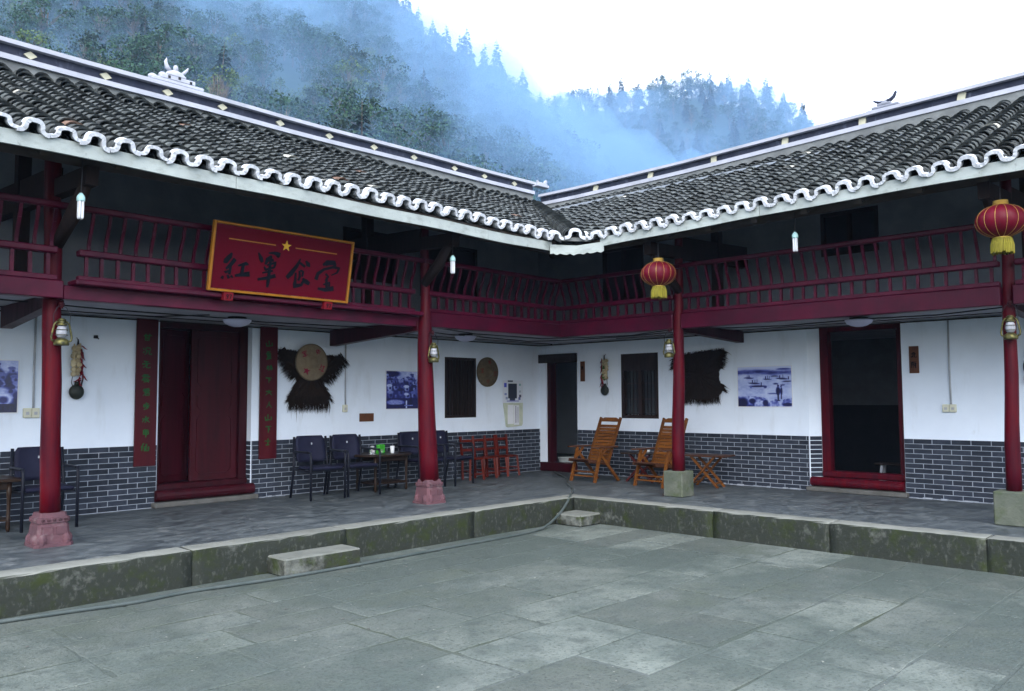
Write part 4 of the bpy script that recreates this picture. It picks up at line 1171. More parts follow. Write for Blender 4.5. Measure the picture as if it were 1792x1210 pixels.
# valley: a column of big cover tiles on the diagonal, closed by limed caps
BV, BF = tile_geo(0.30, 0.24, 0.12, 0.016, seg=8)
big = MB().add([tuple(v) for v in BV], BF).mesh('valley_tile', 'tile', smooth=True)
big.polygons.foreach_set('use_smooth', [(k % 3) == 0 for k in range(len(big.polygons))])
t = -3.62
k = 0
va, vb = Vector((-3.34, -3.66, 0)), Vector((0.62, 0.62, 0))
L_ = (vb - va).length
s = 0.0
zz0, zz1 = 3.60, 5.40
dirv = (vb - va).normalized()
rzv = math.atan2(-dirv.x, dirv.y)
while s < L_ - 0.1:
    p = va + dirv * s
    z = lerp(zz0, zz1, s / L_) + 0.03
    obj('valley_tile', big, roof['L'], (p.x, p.y, z + rnd.uniform(-.004, .006)), (math.atan((zz1 - zz0) / L_) - 0.08, rnd.uniform(-.03, .03), rzv + rnd.uniform(-.03, .03)))
    s += rnd.uniform(0.115, 0.15)
bm_bed = MB().prism([(-0.22, 0), (0.22, 0), (0.22, L_), (-0.22, L_)], -0.03, 0.02, zf=lambda x, y: (zz1 - zz0) * y / L_).build('valley_bed', 'ridge_grey', roof['L'], loc=(va.x, va.y, zz0 - 0.01), rot=(0, 0, rzv))
fixn(bm_bed.data)
for dx, sc_ in ((-0.27, 0.9), (0.0, 1.15), (0.29, 0.95)):
    p = va + Vector((cr.x, cr.y, 0)).normalized() * dx - dirv * 0.07
    o = obj('eave_cap', capL, roof['L'], (p.x, p.y, zz0 + (0.045 if dx == 0 else 0.02)), (0.3, 0, rzv))
    o.scale = (sc_, 1, 1.2 if dx == 0 else 0.9)

# ---- ridges
def ridge(w, xs, z_of, layers, diam, dz, dsz):
    first = None
    for (name, key, y0, y1, a, b) in layers:
        zb = lambda x, a=a: z_of(x) + a
        zt = lambda x, b=b: z_of(x) + b
        o = strip(xs, y0, zb, zt, y1 - y0, name, key, first or wing[w])
        if first is None: first = o
    for x in diam:
        s1, s2 = dsz
        jit = rnd.uniform(-.1, .1)
        pol = [(-s1, 0), (0, -s2), (s1, 0), (0, s2)]
        obj('diamond', MB().wallpoly(pol, 0, 0.03).mesh('diamond', 'diamond'), first, (x, 0.675, z_of(x) + dz), (0, jit, 0))
    return first
xsL = [-13.7 + 0.6 * i for i in range(24)] + [0.62]
zL = lambda x: interp(x, [-13.7, -9, -5.4, 0.6], [5.915, 5.91, 5.895, 5.935]) - 5.935 + 0.006 * math.sin(x * 1.7)
ridge('L', xsL, lambda x: 5.935 + zL(x), [('ridge', 'ridge_dark', 0.70, 0.90, -0.19, -0.058), ('ridge_base', 'ridge_grey', 0.69, 0.91, -0.52, -0.262),
      ('lower_band', 'ridge_white', 0.64, 0.96, -0.260, -0.192), ('ridge_cap', 'ridge_white', 0.62, 0.98, -0.056, 0.0)],
      [-11.5, -10.7, -9.85, -8.93, -8.01, -7.16, -6.33, -5.36, -4.44, -3.52, -2.62, -1.62, -0.82, 0.04], -0.125, (0.078, 0.054))
xsR = [-0.55 + 0.5 * i for i in range(28)]
zR = lambda x: interp(x, [-0.6, 0.35, 2.8, 6.4, 8.3, 13], [5.66, 5.645, 5.665, 5.76, 5.795, 5.88])
ridge('R', xsR, zR, [('ridge', 'ridge_dark', 0.70, 0.90, -0.165, -0.052), ('ridge_base', 'ridge_grey', 0.66, 0.94, -0.42, -0.237),
      ('lower_band', 'ridge_white', 0.64, 0.96, -0.235, -0.167), ('ridge_cap', 'ridge_white', 0.62, 0.98, -0.050, 0.0)],
      [], 0, (0, 0))
rR = [o for o in wing['R'].children if o.name.startswith('ridge')][0]
for x in (0.92, 2.21, 3.54, 4.86, 6.12, 7.52, 8.9, 10.3):
    q = rnd.uniform(-.35, .35)
    obj('diamond', MB().box(-0.052, 0.052, 0, 0.03, -0.055, 0.055).mesh('diamond', 'diamond'), rR, (x, 0.675, zR(x) - 0.108), (0, q, 0))

def horn(mb, pts, rs, mi=0):
    mb.tube(pts, rs, 8, mi)
# left ridge ornament: stepped white plaster with three small holes, horns and a bud
orn = MB()
for (a, b, z0, z1) in ((-0.46, 0.42, 0.0, 0.05), (-0.36, 0.40, 0.051, 0.10), (-0.24, 0.27, 0.101, 0.165), (-0.14, 0.13, 0.166, 0.20)):
    orn.bbox(a, b, -0.07, 0.07, z0, z1, 0.008)
orn.ball((-0.33, 0, 0.10), (0.07, 0.06, 0.045), 8, 6).ball((-0.19, 0, 0.16), (0.06, 0.06, 0.045), 8, 6)
orn.ball((0, 0, 0.19), (0.15, 0.07, 0.085), 12, 8)
rl = [o for o in wing['L'].children if o.name.startswith('ridge')][0]
on = orn.build('ridge_ornament', 'ridge_white', rl, loc=(-7.0, 0.80, 5.90))
for pts, rs in (([(-0.08, 0, 0.25), (-0.13, 0, 0.30), (-0.15, 0, 0.37), (-0.135, 0, 0.43)], [0.03, 0.032, 0.024, 0.006]),
                ([(0.09, 0, 0.24), (0.13, 0, 0.28), (0.17, 0, 0.33), (0.185, 0, 0.37)], [0.022, 0.024, 0.018, 0.005])):
    hb = MB(); horn(hb, pts, rs); hb.build('horn', 'ridge_white', rl, loc=(-7.0, 0.80, 5.90), smooth=True)
MB().ball((0.0, 0, 0.30), (0.04, 0.035, 0.06), 8, 6).build('bud', 'ridge_white', rl, loc=(-7.0, 0.80, 5.90), smooth=True)
for p in ((-0.12, 0.135), (0.03, 0.15), (0.20, 0.125)):
    MB().box(p[0] - .018, p[0] + .018, -0.074, -0.068, p[1] - .02, p[1] + .02).build('ornament_hole', 'black_void', rl, loc=(-7.0, 0.80, 5.90))
# right ridge ornament: small stepped base with dark curved horns
ob = MB()
for (a, b, z0, z1) in ((-0.26, 0.26, 0.0, 0.05), (-0.18, 0.22, 0.051, 0.09), (-0.10, 0.11, 0.091, 0.125)):
    ob.bbox(a, b, -0.07, 0.07, z0, z1, 0.008)
ob.ball((0, 0, 0.13), (0.06, 0.05, 0.05), 10, 6)
ob.build('ridge_ornament', 'ornament', rR, loc=(6.42, 0.80, 5.755))
for pts, rs in (([(0.02, 0, 0.155), (0.09, 0, 0.165), (0.14, 0, 0.205), (0.165, 0, 0.26), (0.17, 0, 0.285)], [0.028, 0.032, 0.028, 0.022, 0.01]),
                ([(-0.02, 0, 0.155), (-0.08, 0, 0.155), (-0.14, 0, 0.185), (-0.175, 0, 0.215)], [0.026, 0.024, 0.016, 0.006])):
    hb = MB(); horn(hb, pts, rs); hb.build('horn', 'ridge_dark', rR, loc=(6.42, 0.80, 5.755), smooth=True)
# corner ornament where the ridges meet
ob = MB(); ob.bbox(-0.20, 0.18, -0.08, 0.08, 0.0, 0.06, 0.008).bbox(-0.13, 0.14, -0.06, 0.06, 0.061, 0.10, 0.008)
ob.bar((0.10, 0, 0.10), (0.16, 0, 0.17), 0.05).bar((-0.10, 0, 0.08), (-0.13, 0, 0.13), 0.04)
ob.build('ridge_ornament', 'ridge_white', rl, loc=(1.0, 0.80, 5.92))

# ---- cables strung under the ceiling
def cable(w, pts, name='cable', r=0.009):
    MB().tube(pts, r, 6).build(name, 'cable', wing[w], smooth=True)
cable('L', [(-9.9, -1.3, 2.425), (-8.6, -1.25, 2.40), (-7.0, -0.95, 2.43), (-6.55, -0.9, 2.42), (-5.4, -1.2, 2.41), (-4.6, -1.35, 2.42), (-3.4, -1.2, 2.40), (-2.6, -1.0, 2.43)])
cable('L', [(-8.3, -0.5, 2.43), (-7.9, -0.8, 2.405), (-7.4, -1.2, 2.43)])
cable('L', [(-2.6, -1.0, 2.42), (-1.5, -1.1, 2.39), (-1.15, -1.6, 2.40), (-1.0, -2.6, 2.405), (-1.1, -4.2, 2.42)])
cable('L', [(-4.8, -2.0, 2.42), (-3.4, -1.75, 2.38), (-1.9, -1.7, 2.39), (-1.45, -2.1, 2.40), (-1.4, -3.2, 2.38), (-1.6, -4.3, 2.42)])
cable('R', [(4.6, -1.2, 2.42), (5.6, -1.05, 2.40), (6.6, -0.95, 2.43), (7.6, -1.1, 2.40), (8.4, -1.3, 2.42)])
# ================================================================== THINGS
def on_wall(name, label, cat, w, x, z, y=0.0, group=None):
    return thing(name, label, cat, W(w, x, y, z), RZ[w], group)

def star5(r, r2=None, rot=0.0):
    r2 = r2 or r * 0.40
    return [((r if k % 2 == 0 else r2) * math.sin(-PI * k / 5 + rot), (r if k % 2 == 0 else r2) * math.cos(-PI * k / 5 + rot)) for k in range(10)]

# ---- the signboard over the double door
SW, SH = 1.80, 0.755
sg = thing('signboard', 'large red signboard with gold frame, yellow star and black brush characters hung on the balcony', 'sign', (-7.99, -2.40, 2.565), 0)
sg.rotation_euler = (R(10), 0, 0)
sg.location = (-8.03, -2.405, 2.565)
MB().box(0.03, SW - 0.03, 0, 0.03, 0.03, SH - 0.03).build('panel', 'board_red', sg)
f = 0.027
MB().bbox(0, f, -0.025, 0.032, 0, SH, 0.006).bbox(SW - f, SW, -0.025, 0.032, 0, SH, 0.006).bbox(f + .001, SW - f - .001, -0.024, 0.031, 0, f, 0.006).bbox(f + .001, SW - f - .001, -0.024, 0.031, SH - f, SH, 0.006).build('frame', 'gold', sg)
pol = [(SW * 0.494 + a, SH * 0.777 + b) for a, b in star5(0.062)]
MB().wallpoly(pol[::-1], -0.010, 0.0).build('star', 'yellow', sg)
for a, b in ((0.106, 0.419), (0.562, 0.875)):
    MB().box(SW * a, SW * b, -0.006, 0.0, SH * 0.768 - 0.006, SH * 0.768 + 0.006).build('gold_line', 'gold', sg)
for k in range(4):
    mb = MB()
    for j, st in enumerate(SIGN[SIGN_SPLIT[k]:SIGN_SPLIT[k + 1]]):
        # resample with smooth width so that brush ends taper
        pts = []
        for i in range(len(st) - 1):
            for t in (0, .34, .67):
                pts.append(tuple(lerp(st[i][q], st[i + 1][q], t) for q in range(3)))
        pts.append(st[-1])
        mb.stroke([(SW * u, SH * v, SW * wd) for u, v, wd in pts], -0.006 - 0.0004 * j, 0.006 + .0004 * j)
    fixn(mb.build('character', 'ink', sg).data)
for x in (0.24, 1.52):
    br = MB().bbox(x - 0.055, x + 0.055, -0.03, 0.05, -0.095, -0.003, 0.006).build('bracket', 'bright_red', sg)
    mb = MB(); glyph(mb, '9', x - 0.018, -0.05, 0.045, 0.055, -0.033, 0.009, brush=False); glyph(mb, '7', x + 0.018, -0.05, 0.045, 0.055, -0.033, 0.009, brush=False)
    mb.build('number', 'ink', br)

# ---- couplet boards beside the double door
def couplet(label, x, chars, wd=0.275):
    t = on_wall('couplet_board', label, 'door board', 'L', x, 0.545, -0.05, 'couplet boards beside the double door')
    MB().bbox(-wd / 2, wd / 2, 0.0, 0.028, 0, 1.898, 0.004).build('board', 'couplet', t)
    n = len(chars)
    for i, ch in enumerate(chars):
        mb = MB()
        z = 1.66 - (1.42) * i / (n - 1)
        glyph(mb, ch, rnd.uniform(-.012, .012), z, rnd.uniform(.095, .125), rnd.uniform(.085, .11), -0.002, 0.017, rot=rnd.uniform(-.12, .12), jit=0.05)
        mb.build('character', 'green_ink', t)
couplet('red couplet board with green brush characters left of the double door', -7.665, ['gan', 'kuang', 'wu', 'yun', 'jun', 'bu', 'shui', 'jia', 'xian'])
couplet('red couplet board with green brush characters right of the double door beside the hat', -5.915, ['shan', 'zhong', 'lin', 'xia', 'da', 'ren', 'shan', 'xia', 'shi'])

# ---- bamboo hats
def hat(label, x, z, y, key, redkey, marks, r=0.272):
    t = on_wall('bamboo_hat', label, 'hat', 'L', x, z, y)
    T = Matrix.Rotation(PI / 2, 4, 'X')
    prof = [(r, 0.0), (r, 0.012), (r * 0.93, 0.018), (r * 0.6, 0.036), (r * 0.34, 0.052), (r * 0.30, 0.058), (r * 0.24, 0.095), (r * 0.13, 0.125), (r * 0.05, 0.135), (0.0001, 0.137)]
    MB().lathe(prof, 36, 0, T).build('brim', key, t, smooth=True)
    mb = MB()
    for k in range(36):
        a0, a1 = 2 * PI * k / 36, 2 * PI * (k + 1) / 36
        mb.bar((r * math.cos(a0), -0.008, r * math.sin(a0)), (r * math.cos(a1), -0.008, r * math.sin(a1)), 0.014, 0.02, up=(0, 1, 0))
    mb.build('rim', 'straw_dark', t)
    for (kind, ang, rr, s, rot) in marks:
        cx, cz = rr * math.cos(ang), rr * math.sin(ang)
        yy = -0.018 - (r - rr) / r * 0.052
        mb = MB()
        if kind == 'star':
            mb.wallpoly([(cx + a, cz + b) for a, b in star5(s, rot=0.3)][::-1], yy - 0.004, yy + 0.012)
        else:
            glyph(mb, kind, cx, cz, s * 1.7, s * 1.8, yy - 0.004, s * 0.24, rot=rot, brush=True)
        mb.build('star' if kind == 'star' else 'character', redkey, t)
    return t
hat('straw bamboo hat with purple red star and characters hung over the black coir cape', -5.245, 1.95, -0.10, 'straw', 'hat_red',
    [('star', R(232), 0.165, 0.062, 0), ('army', R(140), 0.175, 0.058, 0.35), ('mid', R(60), 0.175, 0.052, -0.4), ('hong', R(-28), 0.185, 0.060, -0.35)])
hat('darker bamboo hat with faded red marks hung between window and notice', -1.455, 1.885, -0.02, 'straw_dark', 'hat_red_dull',
    [('star', R(80), 0.18, 0.05, 0), ('army', R(175), 0.16, 0.055, 0.1), ('hong', R(-10), 0.17, 0.055, 0.0), ('mid', R(265), 0.18, 0.05, 0)], r=0.265)

# ---- coir rain capes
def cape(label, w, x, z, outline, fr_edges, seed):
    t = on_wall('coir_cape', label, 'straw cape', w, x, z, -0.004)
    rg = random.Random(seed)
    # body: outline filled with a fan of quads, bulging away from the wall
    cx = sum(p[0] for p in outline) / len(outline); cz = sum(p[1] for p in outline) / len(outline)
    n = len(outline)
    dense = []
    for i in range(n):
        a, b = outline[i], outline[(i + 1) % n]
        for k in range(6):
            u = k / 6
            dense.append((lerp(a[0], b[0], u) + rg.uniform(-.012, .012), lerp(a[1], b[1], u) + rg.uniform(-.012, .012)))
    N = len(dense)
    vs, fs = [], []
    rings = (1.0, 0.8, 0.5, 0.2)
    for k, s in enumerate(rings):
        for (px, pz) in dense:
            dy = (-0.004, -0.035, -0.055, -0.06)[k]
            vs.append((cx + (px - cx) * s, dy + (rg.uniform(-.012, .012) if k else 0), cz + (pz - cz) * s))
    for k in range(len(rings) - 1):
        for i in range(N):
            j = (i + 1) % N
            fs.append((k * N + i, k * N + j, (k + 1) * N + j, (k + 1) * N + i))
    fs.append(tuple((len(rings) - 1) * N + i for i in range(N)))
    MB().add(vs, fs).build('cape_body', 'coir', t)
    # loose fibres: thousands, nobody would count them
    mb = MB()
    for (x0, z0, x1, z1, dx, dz, cnt, ln) in fr_edges:
        for i in range(cnt):
            u = rg.random()
            px, pz = lerp(x0, x1, u), lerp(z0, z1, u)
            l_ = ln * rg.uniform(0.35, 1.15) * (1.7 if rg.random() < 0.04 else 1)
            ax, az = dx + rg.uniform(-.35, .35), dz + rg.uniform(-.25, .25)
            q = math.hypot(ax, az) or 1
            ax, az = ax / q, az / q
            wd = rg.uniform(0.002, 0.005)
            y0 = -rg.uniform(0.004, 0.05)
            sx, sz = px - ax * 0.10, pz - az * 0.10
            mx_, mz_ = px + ax * l_ * .5, pz + az * l_ * .5
            ex, ez = px + ax * l_ + rg.uniform(-.03, .03), pz + az * l_ - 0.15 * l_
            vs = [(sx - az * wd, y0, sz + ax * wd), (sx + az * wd, y0, sz - ax * wd), (mx_ - az * wd, y0 - 0.006, mz_ + ax * wd), (mx_ + az * wd, y0 - .006, mz_ - ax * wd), (ex, y0 + .003, ez)]
            mb.add(vs, [(0, 1, 3, 2), (2, 3, 4)])
    # fibres lying over the body
    for i in range(900):
        u, v = rg.random(), rg.random() ** .5
        p = dense[int(u * N) % N]
        px, pz = cx + (p[0] - cx) * v * .9, cz + (p[1] - cz) * v * .9
        l_ = rg.uniform(.1, .22); ax = rg.uniform(-.25, .25)
        y0 = -0.062 - rg.uniform(0, .014) + .05 * v
        wd = rg.uniform(.002, .0045)
        mb.add([(px - wd, y0, pz), (px + wd, y0, pz), (px + ax * l_ * .6, y0 - .004, pz - l_)], [(0, 1, 2)])
    tag(mb.build('fibres', 'coir', t), kind='stuff')
    return t
# left cape: two sleeves and a skirt (T shape)
cape('black fringed coir cape spread in a T shape under the straw hat', 'L', -5.22, 1.75,
     [(-0.53, 0.385), (-0.1, 0.36), (0.25, 0.33), (0.60, 0.285), (0.57, 0.20), (0.30, 0.0), (0.24, -0.12), (0.35, -0.33), (0.33, -0.42), (-0.34, -0.42), (-0.36, -0.34), (-0.22, -0.08), (-0.25, 0.03), (-0.48, 0.22)],
     [(-0.52, 0.36, -0.24, -0.02, -0.8, -0.6, 260, 0.14), (0.60, 0.29, 0.26, -0.08, 0.8, -0.6, 260, 0.15), (-0.36, -0.40, 0.34, -0.41, 0.0, -1, 320, 0.14),
      (0.25, -0.15, 0.35, -0.36, 0.8, -0.6, 90, 0.10), (-0.22, -0.1, -0.36, -0.36, -0.8, -0.6, 90, 0.09), (-0.53, 0.385, 0.58, 0.30, 0, 1, 120, 0.03)], 3)
cape('dark brown shaggy coir cape on the white wall behind the slim red column', 'R', 3.60, 1.78,
     [(-0.42, 0.33), (-0.15, 0.36), (0.15, 0.40), (0.46, 0.38), (0.42, 0.22), (0.36, 0.06), (0.36, -0.14), (0.46, -0.25), (0.30, -0.38), (0.05, -0.42), (-0.25, -0.40), (-0.40, -0.28), (-0.35, -0.05), (-0.45, 0.10), (-0.50, 0.16)],
     [(0.46, 0.38, 0.38, 0.10, 0.9, -0.3, 160, 0.09), (0.36, -0.14, 0.44, -0.28, 0.9, -0.4, 100, 0.10), (-0.38, -0.38, 0.36, -0.38, 0, -1, 360, 0.12),
      (-0.46, 0.3, -0.48, 0.12, -0.9, -0.4, 140, 0.11), (-0.38, 0.0, -0.40, -0.3, -0.8, -0.5, 100, 0.09), (-0.42, 0.34, 0.48, 0.40, 0.1, 1, 140, 0.04)], 5)

# ---- printed pictures: flat prints on thin boards, the print carried as a colour attribute
def print_panel(t, name, wd, ht, nx, nz, painter, y=-0.012):
    us = (np.arange(nx) + .5) / nx
    vs_ = (np.arange(nz) + .5) / nz
    U, V = np.meshgrid(us, vs_)
    col = np.clip(painter(U, V), 0, 1).reshape(-1, 3)
    xs = np.linspace(-wd / 2, wd / 2, nx + 1); zs = np.linspace(0, ht, nz + 1)
    verts = [(x, y, z) for z in zs for x in xs]
    faces = [(j * (nx + 1) + i, j * (nx + 1) + i + 1, (j + 1) * (nx + 1) + i + 1, (j + 1) * (nx + 1) + i) for j in range(nz) for i in range(nx)]
    me = bpy.data.meshes.new(name)
    me.from_pydata(verts, [], faces)
    at = me.color_attributes.new('print', 'FLOAT_COLOR', 'CORNER')
    at.data.foreach_set('color', np.repeat(np.hstack([col, np.ones((len(col), 1))]), 4, axis=0).ravel())
    if 'print' not in M:
        mt = bpy.data.materials.new('print_ink'); mt.use_nodes = True
        n, l = nodes_of(mt)
        a = n.new('ShaderNodeVertexColor'); a.layer_name = 'print'
        l.new(a.outputs['Color'], n['Principled BSDF'].inputs['Base Color'])
        n['Principled BSDF'].inputs['Roughness'].default_value = 0.35
        M['print'] = mt
    me.materials.append(M['print'])
    return obj(name, me, t)
def value_noise(U, V, sx, sy, seed):
    rg = np.random.RandomState(seed)
    g = rg.rand(int(sy) + 2, int(sx) + 2)
    x, y_ = U * sx, V * sy
    i, j = x.astype(int), y_.astype(int)
    fx, fy = x - i, y_ - j
    fx, fy = fx * fx * (3 - 2 * fx), fy * fy * (3 - 2 * fy)
    return (g[j, i] * (1 - fx) + g[j, i + 1] * fx) * (1 - fy) + (g[j + 1, i] * (1 - fx) + g[j + 1, i + 1] * fx) * fy
def ell(img, U, V, cx, cy, rx, ry, val, soft=0.25, rot=0.0):
    c, s = math.cos(rot), math.sin(rot)
    a = ((U - cx) * c + (V - cy) * s) / rx; b = (-(U - cx) * s + (V - cy) * c) / ry
    d = np.sqrt(a * a + b * b)
    k = np.clip((1 + soft - d) / (2 * soft), 0, 1)
    return img * (1 - k) + val * k
def rec(img, U, V, x0, x1, y0, y1, val):
    k = (U > x0) & (U < x1) & (V > y0) & (V < y1)
    return np.where(k, val, img)
RAMP = np.array([[0.0, 0.006, 0.006, 0.03], [0.3, 0.015, 0.02, 0.16], [0.55, 0.10, 0.13, 0.45], [0.8, 0.38, 0.45, 0.74], [1.0, 0.66, 0.73, 0.86]])
def blue(img):
    img = np.clip(img, 0, 1)
    return np.stack([np.interp(img, RAMP[:, 0], RAMP[:, k]) for k in (1, 2, 3)], axis=-1)
def paint_boats(U, V):
    img = 0.92 - 0.16 * value_noise(U, V, 9, 14, 1) - 0.08 * value_noise(U, V, 30, 40, 2)
    img = np.where(V > 0.93, 0.88, img)
    band = np.exp(-((V - 0.86 - 0.02 * np.sin(U * 6)) / 0.055) ** 2)
    img -= band * (0.55 - 0.45 * np.clip(U - .55, 0, 1)) * (0.6 + 0.6 * value_noise(U, V, 8, 40, 3))
    img = ell(img, U, V, 0.86, 0.93, 0.13, 0.02, 0.35)
    for (cx, cy, rx, ry, r_) in ((0.21, 0.72, .085, .016, -.05), (0.31, 0.585, .10, .020, -.1), (0.38, 0.51, .145, .024, 0.0), (0.56, 0.68, .07, .014, -.1), (0.70, 0.755, .07, .012, 0), (0.83, 0.69, .10, .020, -.12), (0.92, 0.62, .08, .013, 0.05)):
        img = ell(img, U, V, cx, cy, rx, ry, 0.10, 0.3, r_)
    for (cx, cy) in ((0.18, .75), (0.22, .75), (0.28, .62), (0.33, .62), (0.37, .63), (0.45, .56), (0.53, .72), (0.57, .73), (0.60, .72), (0.79, .73), (0.85, .74), (0.95, .69)):
        img = rec(img, U, V, cx - .008, cx + .008, cy - .03, cy + .045, 0.25)
    img = ell(img, U, V, .25, .49, .02, .03, 0.5); img = ell(img, U, V, .52, .49, .03, .03, .3, rot=.6)
    fg = value_noise(U, V, 14, 10, 6) * 0.7 + value_noise(U, V, 34, 24, 7) * .4
    edge = 0.26 - 0.10 * np.clip((U - .3) * 2, 0, 1) + 0.05 * np.clip((U - .8) * 5, 0, 1)
    img = np.where(V < edge, np.minimum(img, 0.15 + 1.1 * (fg - .12)), img)
    img = ell(img, U, V, .08, .08, .11, .14, 0.05); img = ell(img, U, V, .27, .14, .06, .06, 0.08); img = ell(img, U, V, .52, .09, .05, .08, .1); img = ell(img, U, V, .93, .05, .1, .04, .08)
    img = ell(img, U, V, .66, .32, .09, .02, .45)
    img = ell(img, U, V, .755, .385, .038, .10, 0.06); img = rec(img, U, V, .735, .775, .17, .36, 0.06); img = ell(img, U, V, .757, .515, .018, .03, .12); img = ell(img, U, V, .715, .565, .045, .02, .25)
    img = ell(img, U, V, .815, .38, .02, .09, 0.12); img = rec(img, U, V, .803, .825, .18, .33, 0.12); img = ell(img, U, V, .812, .50, .015, .025, .2); img = ell(img, U, V, .84, .535, .04, .016, .3)
    img = ell(img, U, V, .76, .15, .03, .015, .1)
    return blue(img)
def paint_crowd(seed, horn_=False):
    def f(U, V):
        rg = random.Random(seed)
        img = 0.62 + 0.3 * value_noise(U, V, 5, 5, seed) - 0.1 * (V < .8)
        img = np.where(V > .86, 0.72 + .2 * value_noise(U, V, 12, 3, seed + 1), img)
        img = ell(img, U, V, .15, .93, .22, .09, 0.12)
        img = rec(img, U, V, .08, .12, .62, .95, .2)
        for row in range(4):
            for k in range(6):
                cx = (k + rg.uniform(.1, .9)) / 6 * 1.05 - .02
                cy = .84 - row * .15 + rg.uniform(-.05, .05)
                r_ = .055 + .012 * row
                img = ell(img, U, V, cx, cy - .20, .10 + .02 * row, .17, rg.uniform(.04, .30), .2)
                img = ell(img, U, V, cx + .03, cy - .16, .025, .12, rg.uniform(.3, .7), .4, rot=rg.uniform(-.5, .5))
                img = ell(img, U, V, cx, cy, r_ * .8, r_ * 1.1, rg.uniform(.40, .72), .25)
                img = ell(img, U, V, cx - .01, cy + r_ * .8, r_ * 1.0, r_ * .5, rg.uniform(.1, .85), .2)
                img = ell(img, U, V, cx + .012, cy - .01, r_ * .35, r_ * .4, .15, .4)
        img = np.where(V < .28, img * .4 + .02, img)
        if horn_:
            img = ell(img, U, V, .62, .33, .26, .10, .75, .2, rot=.5); img = ell(img, U, V, .80, .26, .13, .12, .85, .2); img = ell(img, U, V, .80, .24, .07, .07, .25, .3)
            img = np.where(V < .16, .03, img)
        else:
            img = ell(img, U, V, .25, .17, .24, .075, .62, .2); img = np.where((V < .11) & (U < .5), .12, img)
            img = rec(img, U, V, .54, .575, .02, .22, .85); img = rec(img, U, V, .50, .74, .075, .10, .6)
            img = ell(img, U, V, .55, .39, .07, .035, .85); img = ell(img, U, V, .93, .3, .02, .05, .9)
        img += .12 * (value_noise(U, V, 40, 36, seed + 5) - .5)
        return blue(img)
    return f
def picture(label, w, x, z, wd, ht, painter, nx, nz):
    t = on_wall('wall_picture', label, 'picture', w, x, z, 0.0)
    MB().box(-wd / 2 - 0.012, wd / 2 + 0.012, -0.011, -0.001, -0.012, ht + 0.012).build('backing_board', 'paper', t)
    print_panel(t, 'print', wd, ht, nx, nz, painter)
    return t
picture('blue toned print of rowing boats and two standing figures on the right wing wall', 'R', 4.735, 1.25, 0.90, 0.625, paint_boats, 96, 66)
picture('blue toned group portrait print half hidden by the thick red column', 'L', -3.385, 1.235, 0.76, 0.62, paint_crowd(21), 84, 70)
picture('blue toned crowd print with a brass horn at the far left edge', 'L', -9.50, 1.255, 0.72, 0.60, paint_crowd(33, True), 80, 66)

# ---- notice with plastic pouch, plaques, sockets, hook
def paint_notice(U, V):
    base = np.stack([np.full_like(U, .62), np.full_like(U, .66), np.full_like(U, .74)], -1)
    def put(k, c):
        for q in range(3): base[..., q] = np.where(k, c[q], base[..., q])
    put((U > .27) & (U < .69) & (V > .18) & (V < .86), (.025, .03, .05))
    put((U > .34) & (U < .60) & (V > .08) & (V < .18), (.04, .05, .09))
    put((abs(U - .14) < .06) & (abs(V - .78) < .10), (.05, .07, .5))
    for k, (u, v) in enumerate(((.14, .38), (.2, .2), (.85, .80), (.85, .5), (.86, .3), (.82, .18))):
        put((abs(U - u) < .05) & (abs(V - v) < .05), ((.2, .25, .5), (.25, .3, .45), (.2, .4, .42), (.35, .4, .5), (.06, .07, .12), (.1, .12, .3))[k])
    put((V < .10) & (V > .05) & (U > .2) & (U < .8), (.2, .22, .5))
    put((V > .92) & (U > .25) & (U < .5), (.05, .06, .1))
    return base
t = on_wall('wall_notice', 'white printed notice with a clear plastic pouch below it near the corner', 'notice', 'L', -0.76, 0.86, 0.0)
print_panel(t, 'notice_sheet', 0.56, 0.42, 56, 42, paint_notice, -0.008).location.z = 0.46
mb = MB()
pts = [(-0.27, 0.455), (0.25, 0.455), (0.245, 0.06), (0.22, 0.02), (-0.16, 0.0), (-0.20, 0.02)]
mb.wallpoly(pts[::-1], -0.03, -0.006)
fixn(mb.build('plastic_pouch', 'pouch', t).data)
mb = MB()
mb.box(-0.17, -0.01, -0.034, -0.0305, 0.06, 0.42, 0).box(0.0, 0.14, -0.036, -0.032, 0.04, 0.41, 0).box(0.04, 0.055, -0.038, -0.0365, 0.08, 0.40, 1).box(0.10, 0.11, -0.038, -0.0365, 0.08, 0.38, 1)
mb.build('papers', ['paper', 'indigo'], t)

def plaque(label, w, x, z, wd, ht, chars=()):
    t = on_wall('wooden_plaque', label, 'plaque', w, x, z, 0.0)
    MB().bbox(-wd / 2, wd / 2, -0.022, -0.001, 0, ht, 0.003).build('board', 'plaque', t)
    for i, ch in enumerate(chars):
        mb = MB(); glyph(mb, ch, 0, ht * (0.68 - 0.38 * i), wd * .62, wd * .72, -0.024, 0.013, jit=.03)
        mb.build('character', 'ink', t)
plaque('small upright brown wooden plaque with dark characters beside the wide open doorway', 'R', 6.97, 1.715, 0.125, 0.375, ('bei', 'chu'))
plaque('narrow upright brown wooden plaque beside the dark corner doorway', 'R', 1.10, 1.71, 0.10, 0.375, ('bei',))
plaque('small flat brown plaque low on the wall above the table', 'L', -4.155, 1.04, 0.27, 0.13)

